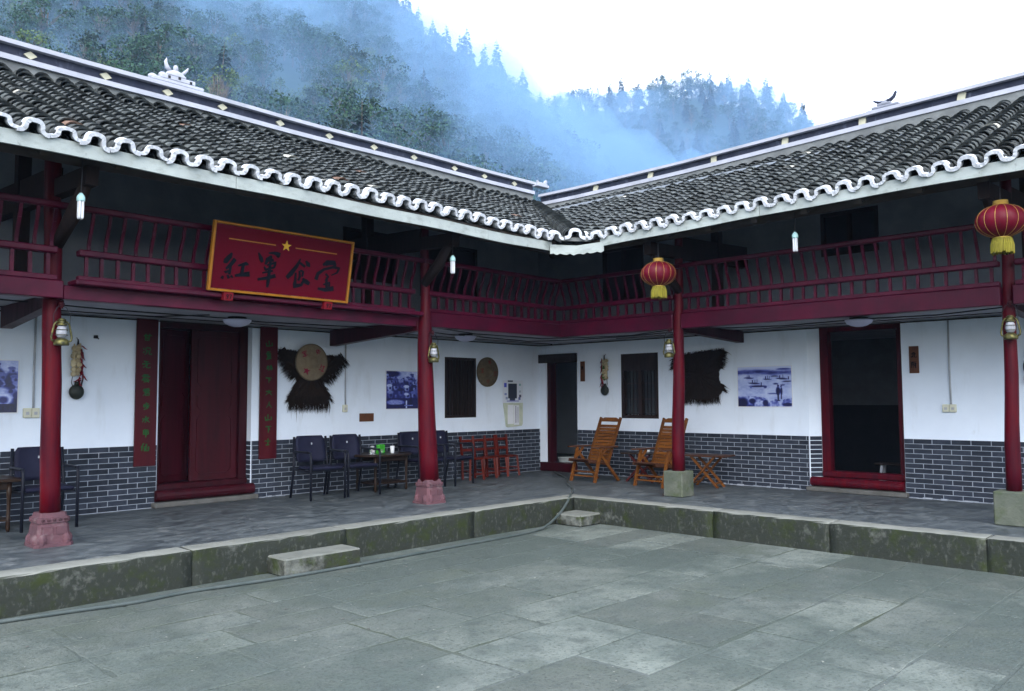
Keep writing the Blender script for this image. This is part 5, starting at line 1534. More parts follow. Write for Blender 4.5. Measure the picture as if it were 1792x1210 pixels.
def socket(label, w, x, z, wd, ht, top):
    t = on_wall('power_socket', label, 'socket', w, x, z, 0.0)
    n = 2 if wd > .13 else 1
    for k in range(n):
        a = -wd / 2 + k * wd / n
        MB().bbox(a + .001, a + wd / n - .001, -0.035, -0.001, 0, ht, 0.006).build('socket_plate', 'socket', t)
        MB().box(a + wd / n * .3, a + wd / n * .7, -0.0365, -0.0352, ht * .3, ht * .62).build('switch', 'conduit', t)
    MB().tube([(wd * .12, -0.014, ht), (wd * .12 - .005, -0.014, (top - z) * .5), (wd * .12, -0.014, top - z)], 0.012, 8).build('conduit', 'conduit', t, smooth=True)
socket('cream double socket with conduit left of the first red column', 'L', -8.99, 1.19, 0.175, 0.115, 2.42)
socket('small cream switch with conduit right of the T shaped cape', 'L', -4.575, 1.195, 0.085, 0.115, 2.42)
socket('cream double socket with conduit on the wall right of the open doorway', 'R', 7.40, 1.18, 0.175, 0.105, 2.42)
t = on_wall('wall_hook', 'small dark hook on the wall between hanging garlic and couplet board', 'hook', 'L', -8.29, 2.17)
MB().bbox(-0.025, 0.025, -0.02, -0.001, -0.01, 0.03, .003).tube([(0.0, -0.02, 0.02), (0.0, -0.05, 0.01), (0.02, -0.05, -0.02)], 0.008, 6).build('hook', 'cable', t)

# ---- hanging garlic, chillies and flask
def garlic_mesh():
    T = None
    return MB().lathe([(0.004, -0.032), (0.026, -0.026), (0.036, -0.008), (0.030, 0.014), (0.012, 0.032), (0.006, 0.05), (0.0001, 0.055)], 10).mesh('garlic_bulb', 'garlic', True)
ga = garlic_mesh()
ch_me = MB().tube([(0, 0, 0), (0.012, 0, -0.03), (0.02, 0, -0.06), (0.038, 0, -0.085)], [0.007, 0.009, 0.007, 0.001], 6).mesh('chilli', 'chilli', True)
def hanging(label, w, x, z, mirror=1, green=False):
    t = on_wall('hanging_bunch', label, 'garlic string', w, x, z, -0.05)
    MB().tube([(0, 0.045, 0), (0, 0, -0.03), (-0.06 * mirror, 0, -0.55), (-0.04 * mirror, 0, -0.62)], 0.005, 5).build('string', 'cable', t)
    MB().tube([(0, 0, -0.02), (0.07 * mirror, 0, -0.5), (0.05 * mirror, 0, -0.60)], 0.009, 6).build('strap', 'cable', t)
    for i in range(7):
        for s in (-1, 1):
            obj('garlic_bulb', ga, t, (-0.022 * mirror + s * 0.024 + rnd.uniform(-.008, .008), rnd.uniform(-.03, 0), -0.13 - i * 0.052 + rnd.uniform(-.01, .01)), (rnd.uniform(-.6, .6), rnd.uniform(-.8, .8), 0))
    for i in range(26):
        obj('chilli', ch_me, t, (0.045 * mirror + rnd.uniform(-.02, .025), rnd.uniform(-.03, .01), -0.08 - i * 0.020), (rnd.uniform(-.4, .4), rnd.uniform(-.9, .6) * mirror, rnd.uniform(0, 6)))
    fm = MB()
    fm.ball((0, 0, -0.665), (0.088, 0.05, 0.092), 16, 10).tube([(0, 0, -0.59), (0, 0, -0.56), (0, 0, -0.54)], [0.032, 0.026, 0.028], 10)
    fm.build('flask', 'flask', t, smooth=True)
    if green:
        g = MB()
        for i in range(14):
            a = rnd.uniform(-.05, .03)
            g.tube([(a * .2, -0.02, -0.12), (a * .6, -0.03, -0.3), (a, -0.03, -0.46 + rnd.uniform(-.05, .05))], [0.006, 0.014, 0.004], 5)
        g.build('greens', 'leaf_green', t)
    return t
hanging('string of garlic and red chillies with a black flask beside the left red column', 'L', -8.51, 2.16)
hanging('string of garlic and greens with a black flask between plaque and barred window', 'R', 1.64, 2.20, -1, True)
t = on_wall('hanging_bunch', 'indigo bag with orange tassel and greens hanging behind the right column', 'hanging bag', 'R', 8.33, 2.14, -0.05)
MB().tube([(0, .045, 0), (0, 0, -0.2)], 0.006, 5).build('string', 'cable', t)
MB().ball((0.01, 0, -0.38), (0.05, 0.03, 0.10), 10, 8).build('bag', 'indigo', t, smooth=True)
MB().ball((0.0, 0, -0.53), (0.035, 0.03, 0.07), 8, 6).build('tassel', 'orange', t, smooth=True)
MB().ball((0.04, 0, -0.22), (0.05, 0.03, 0.06), 7, 5).ball((0.07, 0, -0.36), (0.05, 0.03, 0.09), 7, 5).build('greens', 'leaf_green', t)

# ---- lamps
def cfl(label, w, x, y, z):
    zt = ZR[w](x, y) - 0.12
    t = thing('hanging_bulb', label, 'bulb', W(w, x, y, z), 0)
    MB().tube([(0, 0, zt - z), (0.006, 0.004, (zt - z) * .6 + .1), (0, 0, 0.215)], 0.006, 5).build('flex', 'cable', t)
    MB().lathe([(0.012, 0.235), (0.03, 0.21), (0.036, 0.195), (0.036, 0.165), (0.03, 0.16)], 12).build('collar', 'cyan', t, smooth=True)
    for k in range(4):
        a = PI / 4 + k * PI / 2
        cx, cy = 0.018 * math.cos(a), 0.018 * math.sin(a)
        MB().tube([(cx, cy, 0.165), (cx, cy, 0.012), (cx * .8, cy * .8, 0.0)], [0.0125, 0.0125, 0.008], 8).build('tube', 'cfl', t, smooth=True)
    return t
cfl('white fluorescent tube bulb hanging from the eave at far left', 'L', -9.52, -3.0, 3.01)
tw = cfl('white fluorescent tube bulb hanging from the left eave right of the thick column', 'L', -5.02, -3.0, 3.0)
cfl('white fluorescent tube bulb hanging from the right eave', 'R', 6.58, -2.8, 3.11)

def dish(label, w, x, y):
    t = thing('ceiling_lamp', label, 'lamp', W(w, x, y, CZ), 0, 'dish lamps under the balcony ceiling')
    MB().lathe([(0.115, -0.001), (0.12, -0.03), (0.14, -0.035)], 24).build('mount', 'dark_wood', t)
    MB().lathe([(0.178, -0.036), (0.175, -0.052), (0.15, -0.085), (0.10, -0.112), (0.05, -0.124), (0.0001, -0.127)], 28).build('shade', 'lilac', t, smooth=True)
dish('pale lilac dish lamp under the ceiling in front of the double door', 'L', -6.93, -1.0)
dish('pale lilac dish lamp under the ceiling right of the thick column', 'L', -2.92, -1.0)
dish('pale lilac dish lamp under the ceiling in front of the open doorway', 'R', 6.61, -1.0)

def lantern(label, w, x, y, z):
    """z = centre of the silk globe"""
    zt = ZR[w](x, y) - 0.14
    t = thing('red_lantern', label, 'lantern', W(w, x, y, z), 0, 'red silk lanterns under the right eave')
    n = 14
    rib = []
    prof = [(0.055, 0.165)]
    for i in range(11):
        a = PI * (0.16 + 0.70 * i / 10)
        prof.append((0.238 * math.sin(a) ** 0.9, 0.165 * math.cos(a)))
    prof.append((0.06, -0.165))
    # gathered silk: radius dips at each rib
    seg = n * 4
    vs, fs = [], []
    for r, zz in prof:
        for k in range(seg):
            th = 2 * PI * k / seg
            q = r * (1 - 0.035 * (abs(math.cos(th * n / 2)) ** 6))
            vs.append((q * math.cos(th), q * math.sin(th), zz))
    for i in range(len(prof) - 1):
        for k in range(seg):
            k2 = (k + 1) % seg
            fs.append((i * seg + k, (i + 1) * seg + k, (i + 1) * seg + k2, i * seg + k2))
    MB().add(vs, fs).build('silk_globe', 'lantern', t, smooth=True)
    for k in range(n):
        th = 2 * PI * k / n
        MB().tube([(r * 0.988 * math.cos(th), r * 0.988 * math.sin(th), zz) for r, zz in prof], 0.0018, 5).build('rib', 'lantern_gold', t)
    MB().lathe([(0.06, 0.15), (0.075, 0.165), (0.066, 0.170), (0.073, 0.185), (0.064, 0.19), (0.070, 0.205), (0.04, 0.21)], 18).build('top_collar', 'lantern_gold', t, smooth=False)
    MB().lathe([(0.05, -0.16), (0.075, -0.165), (0.078, -0.185)], 18).build('bottom_collar', 'lantern_gold', t)
    mb = MB()
    for k in range(44):
        th = 2 * PI * k / 44 + rnd.uniform(-.03, .03)
        r0, r1 = 0.082, 0.098
        mb.tube([(r0 * math.cos(th), r0 * math.sin(th), -0.175), (r1 * math.cos(th), r1 * math.sin(th), -0.24), (r1 * 1.02 * math.cos(th), r1 * 1.02 * math.sin(th), -0.325 + rnd.uniform(-.012, .012))], [0.006, 0.0085, 0.007], 5)
    tag(mb.build('fringe', 'fringe', t), kind='stuff')
    MB().tube([(0, 0, 0.21), (0, 0, 0.27), (0.0, 0, zt - z)], 0.006, 6).build('hook', 'cable', t)
lantern('smaller looking red silk lantern with yellow fringe near the roof corner', 'R', 4.66, -2.8, 3.055)
lantern('large red silk lantern with yellow fringe at the right edge beside the end column', 'R', 8.74, -2.8, 3.145)

def storm_lamp(label, w, x, y, z):
    """z = bottom of the lamp"""
    t = thing('storm_lantern', label, 'oil lamp', W(w, x, y, z), RZ[w], 'brass storm lanterns hung on the columns')
    MB().lathe([(0.066, 0.0), (0.07, 0.012), (0.068, 0.045), (0.045, 0.062), (0.03, 0.07)], 18).build('fuel_tank', 'brass', t, smooth=True)
    MB().lathe([(0.032, 0.075), (0.047, 0.10), (0.05, 0.13), (0.042, 0.17), (0.03, 0.19)], 16).build('glass_chimney', 'frost', t, smooth=True)
    MB().lathe([(0.045, 0.19), (0.048, 0.205), (0.032, 0.215), (0.034, 0.245), (0.04, 0.25), (0.02, 0.262), (0.0001, 0.265)], 16).build('cap', 'brass', t, smooth=True)
    for s in (-1, 1):
        MB().tube([(s * 0.055, 0, 0.03), (s * 0.088, 0, 0.05), (s * 0.092, 0, 0.08), (s * 0.068, 0, 0.20), (s * 0.05, 0, 0.225), (s * 0.03, 0, 0.23)], 0.010, 8).build('side_tube', 'brass', t, smooth=True)
    for zz in (0.10, 0.15):
        MB().tube([(0.056 * math.cos(a), 0.056 * math.sin(a), zz) for a in np.linspace(0, 2 * PI, 13)], 0.003, 4).build('guard_wire', 'brass', t)
    MB().tube([(-0.072, 0, 0.19), (-0.075, 0, 0.30), (-0.04, 0.01, 0.37), (0.0, 0.02, 0.385), (0.04, 0.01, 0.37), (0.075, 0, 0.30), (0.072, 0, 0.19)], 0.004, 5).build('bail', 'cable', t)
    MB().tube([(0.0, 0.08, 0.40), (0.0, 0.02, 0.39), (0.0, 0.012, 0.36)], 0.012, 6).ball((0.0, 0.03, 0.40), 0.032, 8, 6).build('hook', 'dark_red', t)
storm_lamp('brass storm lantern hung on the leftmost red column', 'L', -9.385, -2.19, 1.92)
storm_lamp('brass storm lantern hung on the thick red column in the middle', 'L', -4.865, -2.45, 1.88)
storm_lamp('brass storm lantern hung on the slim column nearest the corner', 'R', 4.345, -2.09, 1.965)
storm_lamp('brass storm lantern hung on the rightmost red column', 'R', 8.60, -1.99, 2.0)

# ---- black armchairs
def armchair():
    t = thing('armchair', 'x', 'chair', group='black armchairs along the left wall')
    MB().bbox(-0.24, 0.24, -0.46, -0.02, 0.41, 0.455, 0.018).build('seat', 'black_fabric', t)
    mb = MB()
    vs, fs = [], []
    nx, nz = 8, 7
    for s_ in (0, 1):
        for j in range(nz + 1):
            for i in range(nx + 1):
                u = -1 + 2 * i / nx; v = j / nz
                hw = 0.235 - 0.03 * (v - .4) ** 2
                x = u * hw
                if j in (0, nz): x *= 0.86
                z = 0.50 + v * 0.37
                y = 0.03 + 0.07 * v + 0.05 * (1 - u * u) - 0.03
                vs.append((x, y + (0.035 if s_ else 0.0), z))
    N = (nx + 1) * (nz + 1)
    for j in range(nz):
        for i in range(nx):
            a = j * (nx + 1) + i
            fs.append((a, a + 1, a + nx + 2, a + nx + 1)); fs.append((N + a, N + a + nx + 1, N + a + nx + 2, N + a + 1))
    for i in range(nx):
        fs.append((i, N + i, N + i + 1, i + 1)); a = nz * (nx + 1) + i; fs.append((a, a + 1, N + a + 1, N + a))
    for j in range(nz):
        a = j * (nx + 1); fs.append((a, a + nx + 1, N + a + nx + 1, N + a)); a += nx; fs.append((a, N + a, N + a + nx + 1, a + nx + 1))
    mb.add(vs, fs).build('backrest', 'black_fabric', t, smooth=True)
    MB().bbox(-0.006, 0.006, 0.008, 0.03, 0.745, 0.772, 0.002).build('badge', 'conduit', t)
    for s in (-1, 1):
        x = s * 0.27
        MB().tube([(x, -0.45, 0.0), (x, -0.45, 0.60), (x, -0.43, 0.645), (x, -0.39, 0.655)], 0.017, 8).build('leg', 'black_frame', t, smooth=True)
        MB().tube([(x, 0.12, 0.0), (x, 0.03, 0.42), (x * .93, 0.07, 0.86)], 0.018, 8).build('leg', 'black_frame', t, smooth=True)
        MB().bbox(x - 0.024, x + 0.024, -0.43, 0.02, 0.642, 0.668, 0.01).build('armrest', 'black_frame', t)
        MB().bar((x, 0.02, 0.655), (x, 0.055, 0.64), 0.02).bar((x, -0.45, 0.40), (x, 0.035, 0.40), 0.022).build('side_rail', 'black_frame', t)
    for y in (-0.40, 0.03):
        MB().bar((-0.27, y, 0.40), (0.27, y, 0.40), 0.022).build('cross_rail', 'black_frame', t)
    return t
ac = armchair()
spots = [(-5.47, -0.50, -0.06, 'black padded armchair next to the right couplet board, under the T shaped cape'),
         (-4.86, -0.50, -0.05, 'black padded armchair beside the table with the green pack, on its left'),
         (-3.58, -0.48, 0.02, 'black padded armchair behind the thick red column, touching the table'),
         (-2.98, -0.48, 0.25, 'black padded armchair between the thick column and the orange wooden chairs'),
         (-9.05, -0.55, -0.03, 'black padded armchair half hidden by the leftmost red column')]
for i, (x, y, rz, lab) in enumerate(spots):
    if i == 0:
        ac.location = (x, y, 0.0); ac.rotation_euler = (0, 0, rz); ac['label'] = lab
    else:
        copy_tree(ac, (x, y, 0.0), rz, lab)

# ---- dark tables
def table(label, x, y, rz, oval=True):
    t = thing('side_table', label, 'table', (x, y, 0), rz)
    T = Matrix.Diagonal((1.35 if oval else 1, 1, 1, 1))
    if oval:
        MB().lathe([(0.36, 0.525), (0.375, 0.535), (0.375, 0.552), (0.36, 0.56)], 32, 0, T).build('tabletop', 'table_wood', t)
    else:
        MB().bbox(-0.4, 0.4, -0.3, 0.3, 0.53, 0.565, 0.006).build('tabletop', 'table_wood', t)
    for a, b in ((-.30, -.22), (.30, -.22), (.30, .22), (-.30, .22)):
        MB().lathe([(0.014, 0.0), (0.022, 0.03), (0.020, 0.10), (0.026, 0.13), (0.018, 0.16), (0.021, 0.36), (0.026, 0.39), (0.024, 0.525)], 10, 0, Matrix.Translation((a, b, 0))).build('leg', 'table_wood', t, smooth=True)
    MB().bbox(-.29, .29, -.235, -.205, 0.45, 0.524, .004).bbox(-.29, .29, .205, .235, 0.45, 0.524, .004).build('apron', 'table_wood', t)
    MB().bbox(-.32, .32, -.24, .24, 0.115, 0.135, .004).build('shelf', 'table_wood', t)
table('dark oval wooden table with glassware and a green pack between the armchairs', -4.22, -0.50, 0.02)
table('dark wooden table cut by the left edge of the picture', -9.72, -0.62, 0, False)
t = thing('glass_jar', 'clear glass jar standing on the dark oval table', 'jar', (-4.42, -0.52, 0.561))
MB().lathe([(0.034, 0.0), (0.04, 0.01), (0.04, 0.07), (0.026, 0.09), (0.026, 0.10)], 16).build('body', 'glass', t, smooth=True)
MB().lathe([(0.03, 0.10), (0.03, 0.118), (0.008, 0.122)], 14).build('lid', 'conduit', t)
t = thing('tea_pack', 'bright green crumpled pack on the dark oval table', 'pack', (-4.235, -0.48, 0.561), 0.3)
bm = bmesh.new(); bmesh.ops.create_cube(bm, size=1); bmesh.ops.subdivide_edges(bm, edges=bm.edges[:], cuts=3, use_grid_fill=True)
for v in bm.verts:
    v.co = Vector((v.co.x * 0.12 + rnd.uniform(-.008, .008), v.co.y * 0.07 + rnd.uniform(-.006, .006), (v.co.z + .5) * 0.125 + (rnd.uniform(-.006, .012) if v.co.z > .1 else 0)))
MB().frombm(bm).build('wrapper', 'green', t)
MB().ball((-0.03, -0.045, 0.03), (0.03, 0.02, 0.03), 8, 6).build('clear_tray', 'glass', t, smooth=True)
t = thing('drinking_cup', 'white tall cup beside the green pack on the dark oval table', 'cup', (-4.115, -0.62, 0.561))
MB().lathe([(0.026, 0.0), (0.03, 0.01), (0.034, 0.11), (0.03, 0.11), (0.026, 0.02), (0.0001, 0.015)], 18).build('body', 'white_china', t, smooth=True)

# ---- small orange wooden chairs in a row
def small_chair():
    t = thing('wooden_chair', 'x', 'chair', group='small orange wooden chairs in a row')
    MB().bbox(-0.14, 0.14, -0.13, 0.13, 0.345, 0.37, 0.005).build('seat', 'orange_wood', t)
    for s in (-1, 1):
        MB().bar((s * 0.125, 0.115, 0.0), (s * 0.12, 0.13, 0.37), 0.036).bar((s * 0.12, 0.13, 0.37), (s * 0.135, 0.175, 0.74), 0.034).build('back_post', 'orange_wood', t)
        MB().bar((s * 0.15, -0.14, 0.0), (s * 0.125, -0.11, 0.345), 0.038).build('leg', 'orange_wood', t)
        MB().bar((s * 0.135, -0.12, 0.15), (s * 0.122, 0.12, 0.15), 0.022).build('stretcher', 'orange_wood', t)
    for z, y in ((0.50, 0.147), (0.66, 0.167)):
        MB().bar((-0.12, y, z), (0.12, y, z), 0.018, 0.045).build('back_slat', 'orange_wood', t)
    MB().bar((-0.13, -0.118, 0.10), (0.13, -0.118, 0.10), 0.022).build('stretcher', 'orange_wood', t)
    return t
s0 = small_chair()
labs = ['leftmost of the four small orange wooden chairs, beside the black armchair', 'second from the left of the four small orange wooden chairs',
        'third from the left of the four small orange wooden chairs', 'rightmost of the four small orange wooden chairs, under the plastic pouch']
for i in range(4):
    x = -2.16 + 0.325 * i
    if i == 0:
        s0.location = (x, -0.36, 0); s0.rotation_euler = (0, 0, -0.12); s0['label'] = labs[0]
    else:
        copy_tree(s0, (x, -0.36 + 0.03 * i - .01, 0), (-.05, .06, .02)[i - 1], labs[i])

# ---- reclining slat chairs
def recliner():
    t = thing('reclining_chair', 'x', 'chair', group='amber slatted reclining chairs')
    w2 = 0.23
    # back frame from low front to high back
    p0, p1 = (0, -0.17, 0.28), (0, 0.17, 1.06)
    for s in (-1, 1):
        MB().bar((s * w2, p0[1], p0[2]), (s * w2, p1[1], p1[2]), 0.03, 0.045).build('back_post', 'teak', t)
        MB().bar((s * (w2 + .05), -0.53, 0.0), (s * (w2 + .05), -0.37, 0.56), 0.032, 0.05).build('front_leg', 'teak', t)
        MB().bar((s * (w2 + .02), 0.08, 0.0), (s * (w2 + .02), -0.34, 0.44), 0.03, 0.045).build('rear_leg', 'teak', t)
        MB().bbox(s * (w2 + .05) - 0.035, s * (w2 + .05) + 0.035, -0.58, 0.02, 0.565, 0.59, 0.008).build('armrest', 'teak_dark', t)
        MB().bar((s * (w2 + .045), -0.44, 0.36), (s * (w2 + .045), -0.24, 0.56), 0.024, 0.035).build('arm_strut', 'teak', t)
        MB().bar((s * w2, -0.62, 0.36), (s * w2, -0.12, 0.30), 0.03, 0.04).build('seat_rail', 'teak_dark', t)
    d = Vector(p1) - Vector(p0)
    for i in range(13):
        u = 0.02 + i * 0.066
        c = Vector(p0) + d * u
        MB().bar((-w2 + .016, c.y, c.z), (w2 - .016, c.y, c.z), 0.016, 0.046, up=(0, d.y, d.z)).build('back_slat', 'teak', t)
    # crest rail with a raised centre
    c = Vector(p0) + d * 0.955
    mb = MB()
    pol = [(-w2 + .016, -0.035), (w2 - .016, -0.035), (w2 - .016, 0.0), (0.14, 0.035), (-0.14, 0.035), (-w2 + .016, 0.0)]
    o = mb.wallpoly(pol, -0.012, 0.012).build('crest_rail', 'teak', t, loc=(0, c.y, c.z), rot=(-math.atan2(d.y, d.z), 0, 0))
    for i in range(7):
        y = -0.60 + i * 0.072
        MB().bar((-w2, y, 0.382 - i * 0.009), (w2, y, 0.382 - i * 0.009), 0.05, 0.016, up=(0, 0, 1)).build('seat_slat', 'teak_dark', t)
    for z, y in ((0.10, -0.50), (0.17, -0.48)):
        MB().bar((-w2 - .05, y, z), (w2 + .05, y, z), 0.022).build('front_stretcher', 'teak', t)
    return t
rc = recliner()
rc.location = W('R', 2.13, -0.72, 0); rc.rotation_euler = (0, 0, RZ['R'] - 0.12)
rc['label'] = 'amber slatted reclining chair nearest the dark corner doorway'
copy_tree(rc, W('R', 3.42, -0.70, 0), RZ['R'] - 0.10, 'amber slatted reclining chair half hidden behind the slim red column')

def folding_table(label, x, y, rz, key, topkey, wd=0.72, h=0.5):
    t = thing('folding_table', label, 'table', W('R', x, y, 0), RZ['R'] + rz)
    MB().bbox(-wd / 2, wd / 2, -0.21, 0.21, h - 0.022, h, 0.004).build('tabletop', topkey, t)
    for s in (-1, 1):
        yy = s * 0.16
        MB().bar((-0.24, yy, 0), (0.20, yy, h - .024), 0.028, 0.045, up=(0, 1, 0)).build('leg', key, t)
        MB().bar((0.24, yy - s * .03, 0), (-0.20, yy - s * .03, h - .024), 0.028, 0.045, up=(0, 1, 0)).build('leg', key, t)
    for x_, y_ in ((-0.19, .16), (0.19, .13)):
        MB().bar((x_, -y_, 0.07), (x_, y_, 0.07), 0.025).build('stretcher', key, t)
    return t
folding_table('dark red folding table between the two reclining chairs', 2.78, -0.50, 0.1, 'mahogany', 'table_wood', 0.66, 0.48)
folding_table('amber folding table with crossed legs right of the slim column', 4.02, -0.58, 0.12, 'teak', 'teak_dark', 0.78, 0.50)
t = thing('tea_cup', 'tiny white cup on the dark red folding table', 'cup', W('R', 2.86, -0.48, 0.481))
MB().lathe([(0.016, 0.0), (0.03, 0.02), (0.034, 0.045), (0.03, 0.045), (0.02, 0.012), (0.0001, 0.01)], 14).build('body', 'white_china', t, smooth=True)
t = thing('enamel_basin', 'pale enamel basin on the threshold of the dark corner doorway', 'basin', W('R', 0.44, 0.32, 0.001))
MB().lathe([(0.12, 0.0), (0.17, 0.16), (0.19, 0.25), (0.20, 0.255), (0.185, 0.25), (0.16, 0.16), (0.11, 0.02), (0.0001, 0.02)], 24).build('bowl', 'enamel', t, smooth=True)
# bench and plant inside the dark room
t = thing('low_stool', 'low pale legged stool in the dark room behind the open doorway', 'stool', W('R', 6.35, 1.0, 0), RZ['R'])
MB().bbox(-.3, .3, -.12, .12, .36, .39, .006).build('seat', 'dark_wood', t)
for s in (-1, 1):
    MB().bar((s * .24, -.06, 0), (s * .2, -.06, .36), .035).build('leg', 'conduit', t)
    MB().bar((s * .24, .06, 0), (s * .2, .06, .36), .035).build('leg', 'conduit', t)

# ---- step stones
t = MB().bbox(-0.44, 0.44, -0.17, 0.17, 0, 0.175, 0.014).build('step_stone', 'step', loc=(-7.40, -3.555, -0.319), rot=(0, 0, -0.01))
tag(t, 'worn rectangular stone step against the kerb below the double door', 'step')
t = MB().bbox(-0.24, 0.20, -0.25, 0.19, 0, 0.155, 0.02).build('corner_step', 'step', loc=(-3.27, -3.60, -0.319))
tag(t, 'low mossy stone step tucked into the courtyard corner', 'step')

# ---- hose
def smooth_path(p, n=8):
    out = []
    P = [Vector(q) for q in p]
    for i in range(len(P) - 1):
        a, b, c, d = P[max(i - 1, 0)], P[i], P[i + 1], P[min(i + 2, len(P) - 1)]
        for k in range(n):
            t = k / n
            out.append(0.5 * ((2 * b) + (-a + c) * t + (2 * a - 5 * b + 4 * c - d) * t * t + (-a + 3 * b - 3 * c + d) * t ** 3))
    out.append(P[-1])
    return out
hz = -0.301
hp = smooth_path([(-11.6, -3.52, hz), (-10.9, -3.50, hz), (-10.2, -3.56, hz), (-9.74, -3.62, hz), (-9.23, -3.70, hz), (-8.75, -3.66, hz), (-7.89, -3.755, hz), (-7.1, -3.775, hz), (-5.96, -3.73, hz), (-4.66, -3.70, hz),
                  (-4.05, -3.62, hz + .005), (-3.62, -3.52, -0.20), (-3.30, -3.42, -0.07), (-3.06, -3.30, 0.024), (-2.80, -3.10, 0.022), (-2.30, -2.72, 0.018), (-1.75, -2.15, 0.018), (-1.0, -1.5, 0.018), (-0.55, -0.95, 0.018), (-0.25, -0.60, 0.018)])
tag(MB().tube(hp, 0.017, 8).build('garden_hose', 'hose', smooth=True), 'long dark rubber hose lying along the kerb and up into the corner', 'hose')

# ================================================================== WOODED SLOPES
def leaf_quads(rg, c, r, n, size, up=0.3):
    """n small leaf cards spread through an ellipsoid"""
    vs, fs = [], []
    for i in range(n):
        while True:
            p = Vector((rg.uniform(-1, 1), rg.uniform(-1, 1), rg.uniform(-1, 1)))
            if 0.25 < p.length < 1: break
        q = Vector((c[0] + p.x * r[0], c[1] + p.y * r[1], c[2] + p.z * r[2]))
        nn = (p + Vector((rg.uniform(-.7, .7), rg.uniform(-.7, .7), rg.uniform(-.3, .9)))).normalized()
        a = nn.orthogonal().normalized(); b = nn.cross(a)
        s = size * rg.uniform(.6, 1.3)
        th = rg.uniform(0, PI)
        a, b = a * math.cos(th) + b * math.sin(th), b * math.cos(th) - a * math.sin(th)
        k = len(vs)
        vs += [q - a * s - b * s * .6, q + a * s * .2 - b * s * .8, q + a * s + b * s * .3, q - a * s * .3 + b * s * .8]
        fs.append((k, k + 1, k + 2, k + 3))
    return vs, fs
def broadleaf(seed, H, key, cl=20, per=30, size=0.34, spread=0.42):
    rg = random.Random(seed)
    mb = MB()
    mb.tube([(0, 0, -1.0), (rg.uniform(-.2, .2), 0, H * .3), (rg.uniform(-.3, .3), rg.uniform(-.3, .3), H * .75)], [H * .028, H * .02, H * .008], 6, 1)
    for k in range(cl):
        z = H * rg.uniform(.32, .92)
        rr = H * spread * math.sin(PI * min(1, max(0.12, (z / H - .18) / .85))) ** .7
        a = rg.uniform(0, 2 * PI); q = rr * rg.uniform(.3, 1.0)
        c = (q * math.cos(a), q * math.sin(a), z)
        mb.tube([(0, 0, z * .6), (c[0] * .6, c[1] * .6, z * .88), c], [H * .01, H * .006, H * .002], 4, 1, cap=False)
        r = H * rg.uniform(.10, .17)
        v, f = leaf_quads(rg, c, (r, r, r * .75), per, size)
        mb.add(v, f, 0)
    return mb.mesh('broadleaf_tree', [key, 'bark'])
def conifer(seed, H, key='leaf_dark', tiers=17, per=22, wide=0.235):
    rg = random.Random(seed)
    mb = MB()
    mb.tube([(0, 0, -1.0), (0, 0, H * .5), (0, 0, H * .98)], [H * .018, H * .012, H * .002], 6, 1)
    for t in range(tiers):
        u = t / (tiers - 1)
        z = H * (0.16 + 0.82 * u)
        rr = H * wide * (1 - u) ** 0.75 * rg.uniform(.75, 1.15) + H * .012
        for k in range(max(5, int(per * (1 - u * .6)))):
            a = rg.uniform(0, 2 * PI)
            l_ = rr * rg.uniform(.55, 1.15)
            dz = -l_ * rg.uniform(.15, .55)
            p = Vector((l_ * math.cos(a) * .25, l_ * math.sin(a) * .25, z))
            q = Vector((l_ * math.cos(a), l_ * math.sin(a), z + dz))
            sd_ = Vector((-math.sin(a), math.cos(a), rg.uniform(-.3, .3))) * l_ * .30
            md = (p + q) / 2 + Vector((0, 0, l_ * .12))
            mb.add([p, md + sd_, q, md - sd_], [(0, 1, 2, 3)], 0)
    return mb.mesh('conifer', [key, 'bark'])
def bare(seed, H):
    rg = random.Random(seed)
    mb = MB()
    mb.tube([(0, 0, -1), (0.1, 0, H * .5), (0, 0.1, H)], [H * .02, H * .012, H * .002], 5, 0)
    for k in range(26):
        z = H * rg.uniform(.3, .92); a = rg.uniform(0, 2 * PI); l_ = H * rg.uniform(.12, .30) * (1.2 - z / H)
        e = Vector((l_ * math.cos(a), l_ * math.sin(a), z + l_ * rg.uniform(.4, 1)))
        mb.tube([(0, 0, z), (Vector((0, 0, z)) + e) / 2 + Vector((0, 0, -.1)), e], [H * .006, H * .004, H * .0015], 4, 0, cap=False)
        for j in range(4):
            s = e * 1.0; f_ = e + Vector((rg.uniform(-1, 1), rg.uniform(-1, 1), rg.uniform(.2, 1.2))) * H * .05
            mb.tube([e * rg.uniform(.8, 1), f_], [H * .003, H * .001], 3, 0, cap=False)
    return mb.mesh('bare_tree', ['twig'])
KINDS = {
    'broad': [broadleaf(s, 8.5, 'leaf_mid', 26, 44, .16) for s in (1, 2, 3)] + [broadleaf(4, 7.5, 'leaf_dark', 24, 44, .16, .38)],
    'lime': [broadleaf(s, 7.5, 'leaf_lime', 24, 44, 0.14, .40) for s in (7, 8)],
    'conifer': [conifer(s, 10.0) for s in (11, 12, 13)],
    'bare': [bare(s, 8.0) for s in (21, 22)],
}
rt = random.Random(5)
trees = []
def put_tree(b, d, kind, s):
    x, y = polar(b, d)
    trees.append((b, d, x, y, terr(b, d), kind, s))
# left slope: jittered polar grid
d = 88.0
while d < D1 + 12:
    step = math.degrees(5.6 / d)
    b = -46.0 + rt.uniform(0, step)
    while b < 24:
        if interp(b, *LB) > 0.12:
            k = rt.random()
            edge = d > D1 - 26
            kind = ('conifer' if k < .72 else 'broad' if k < .95 else 'bare') if edge else ('broad' if k < .76 else 'lime' if k < .88 else 'conifer' if k < .96 else 'bare')
            put_tree(b + rt.uniform(-.4, .4) * step, d + rt.uniform(-2.6, 2.6), kind, rt.uniform(.7, 1.25))
        b += step
    d += 6.2
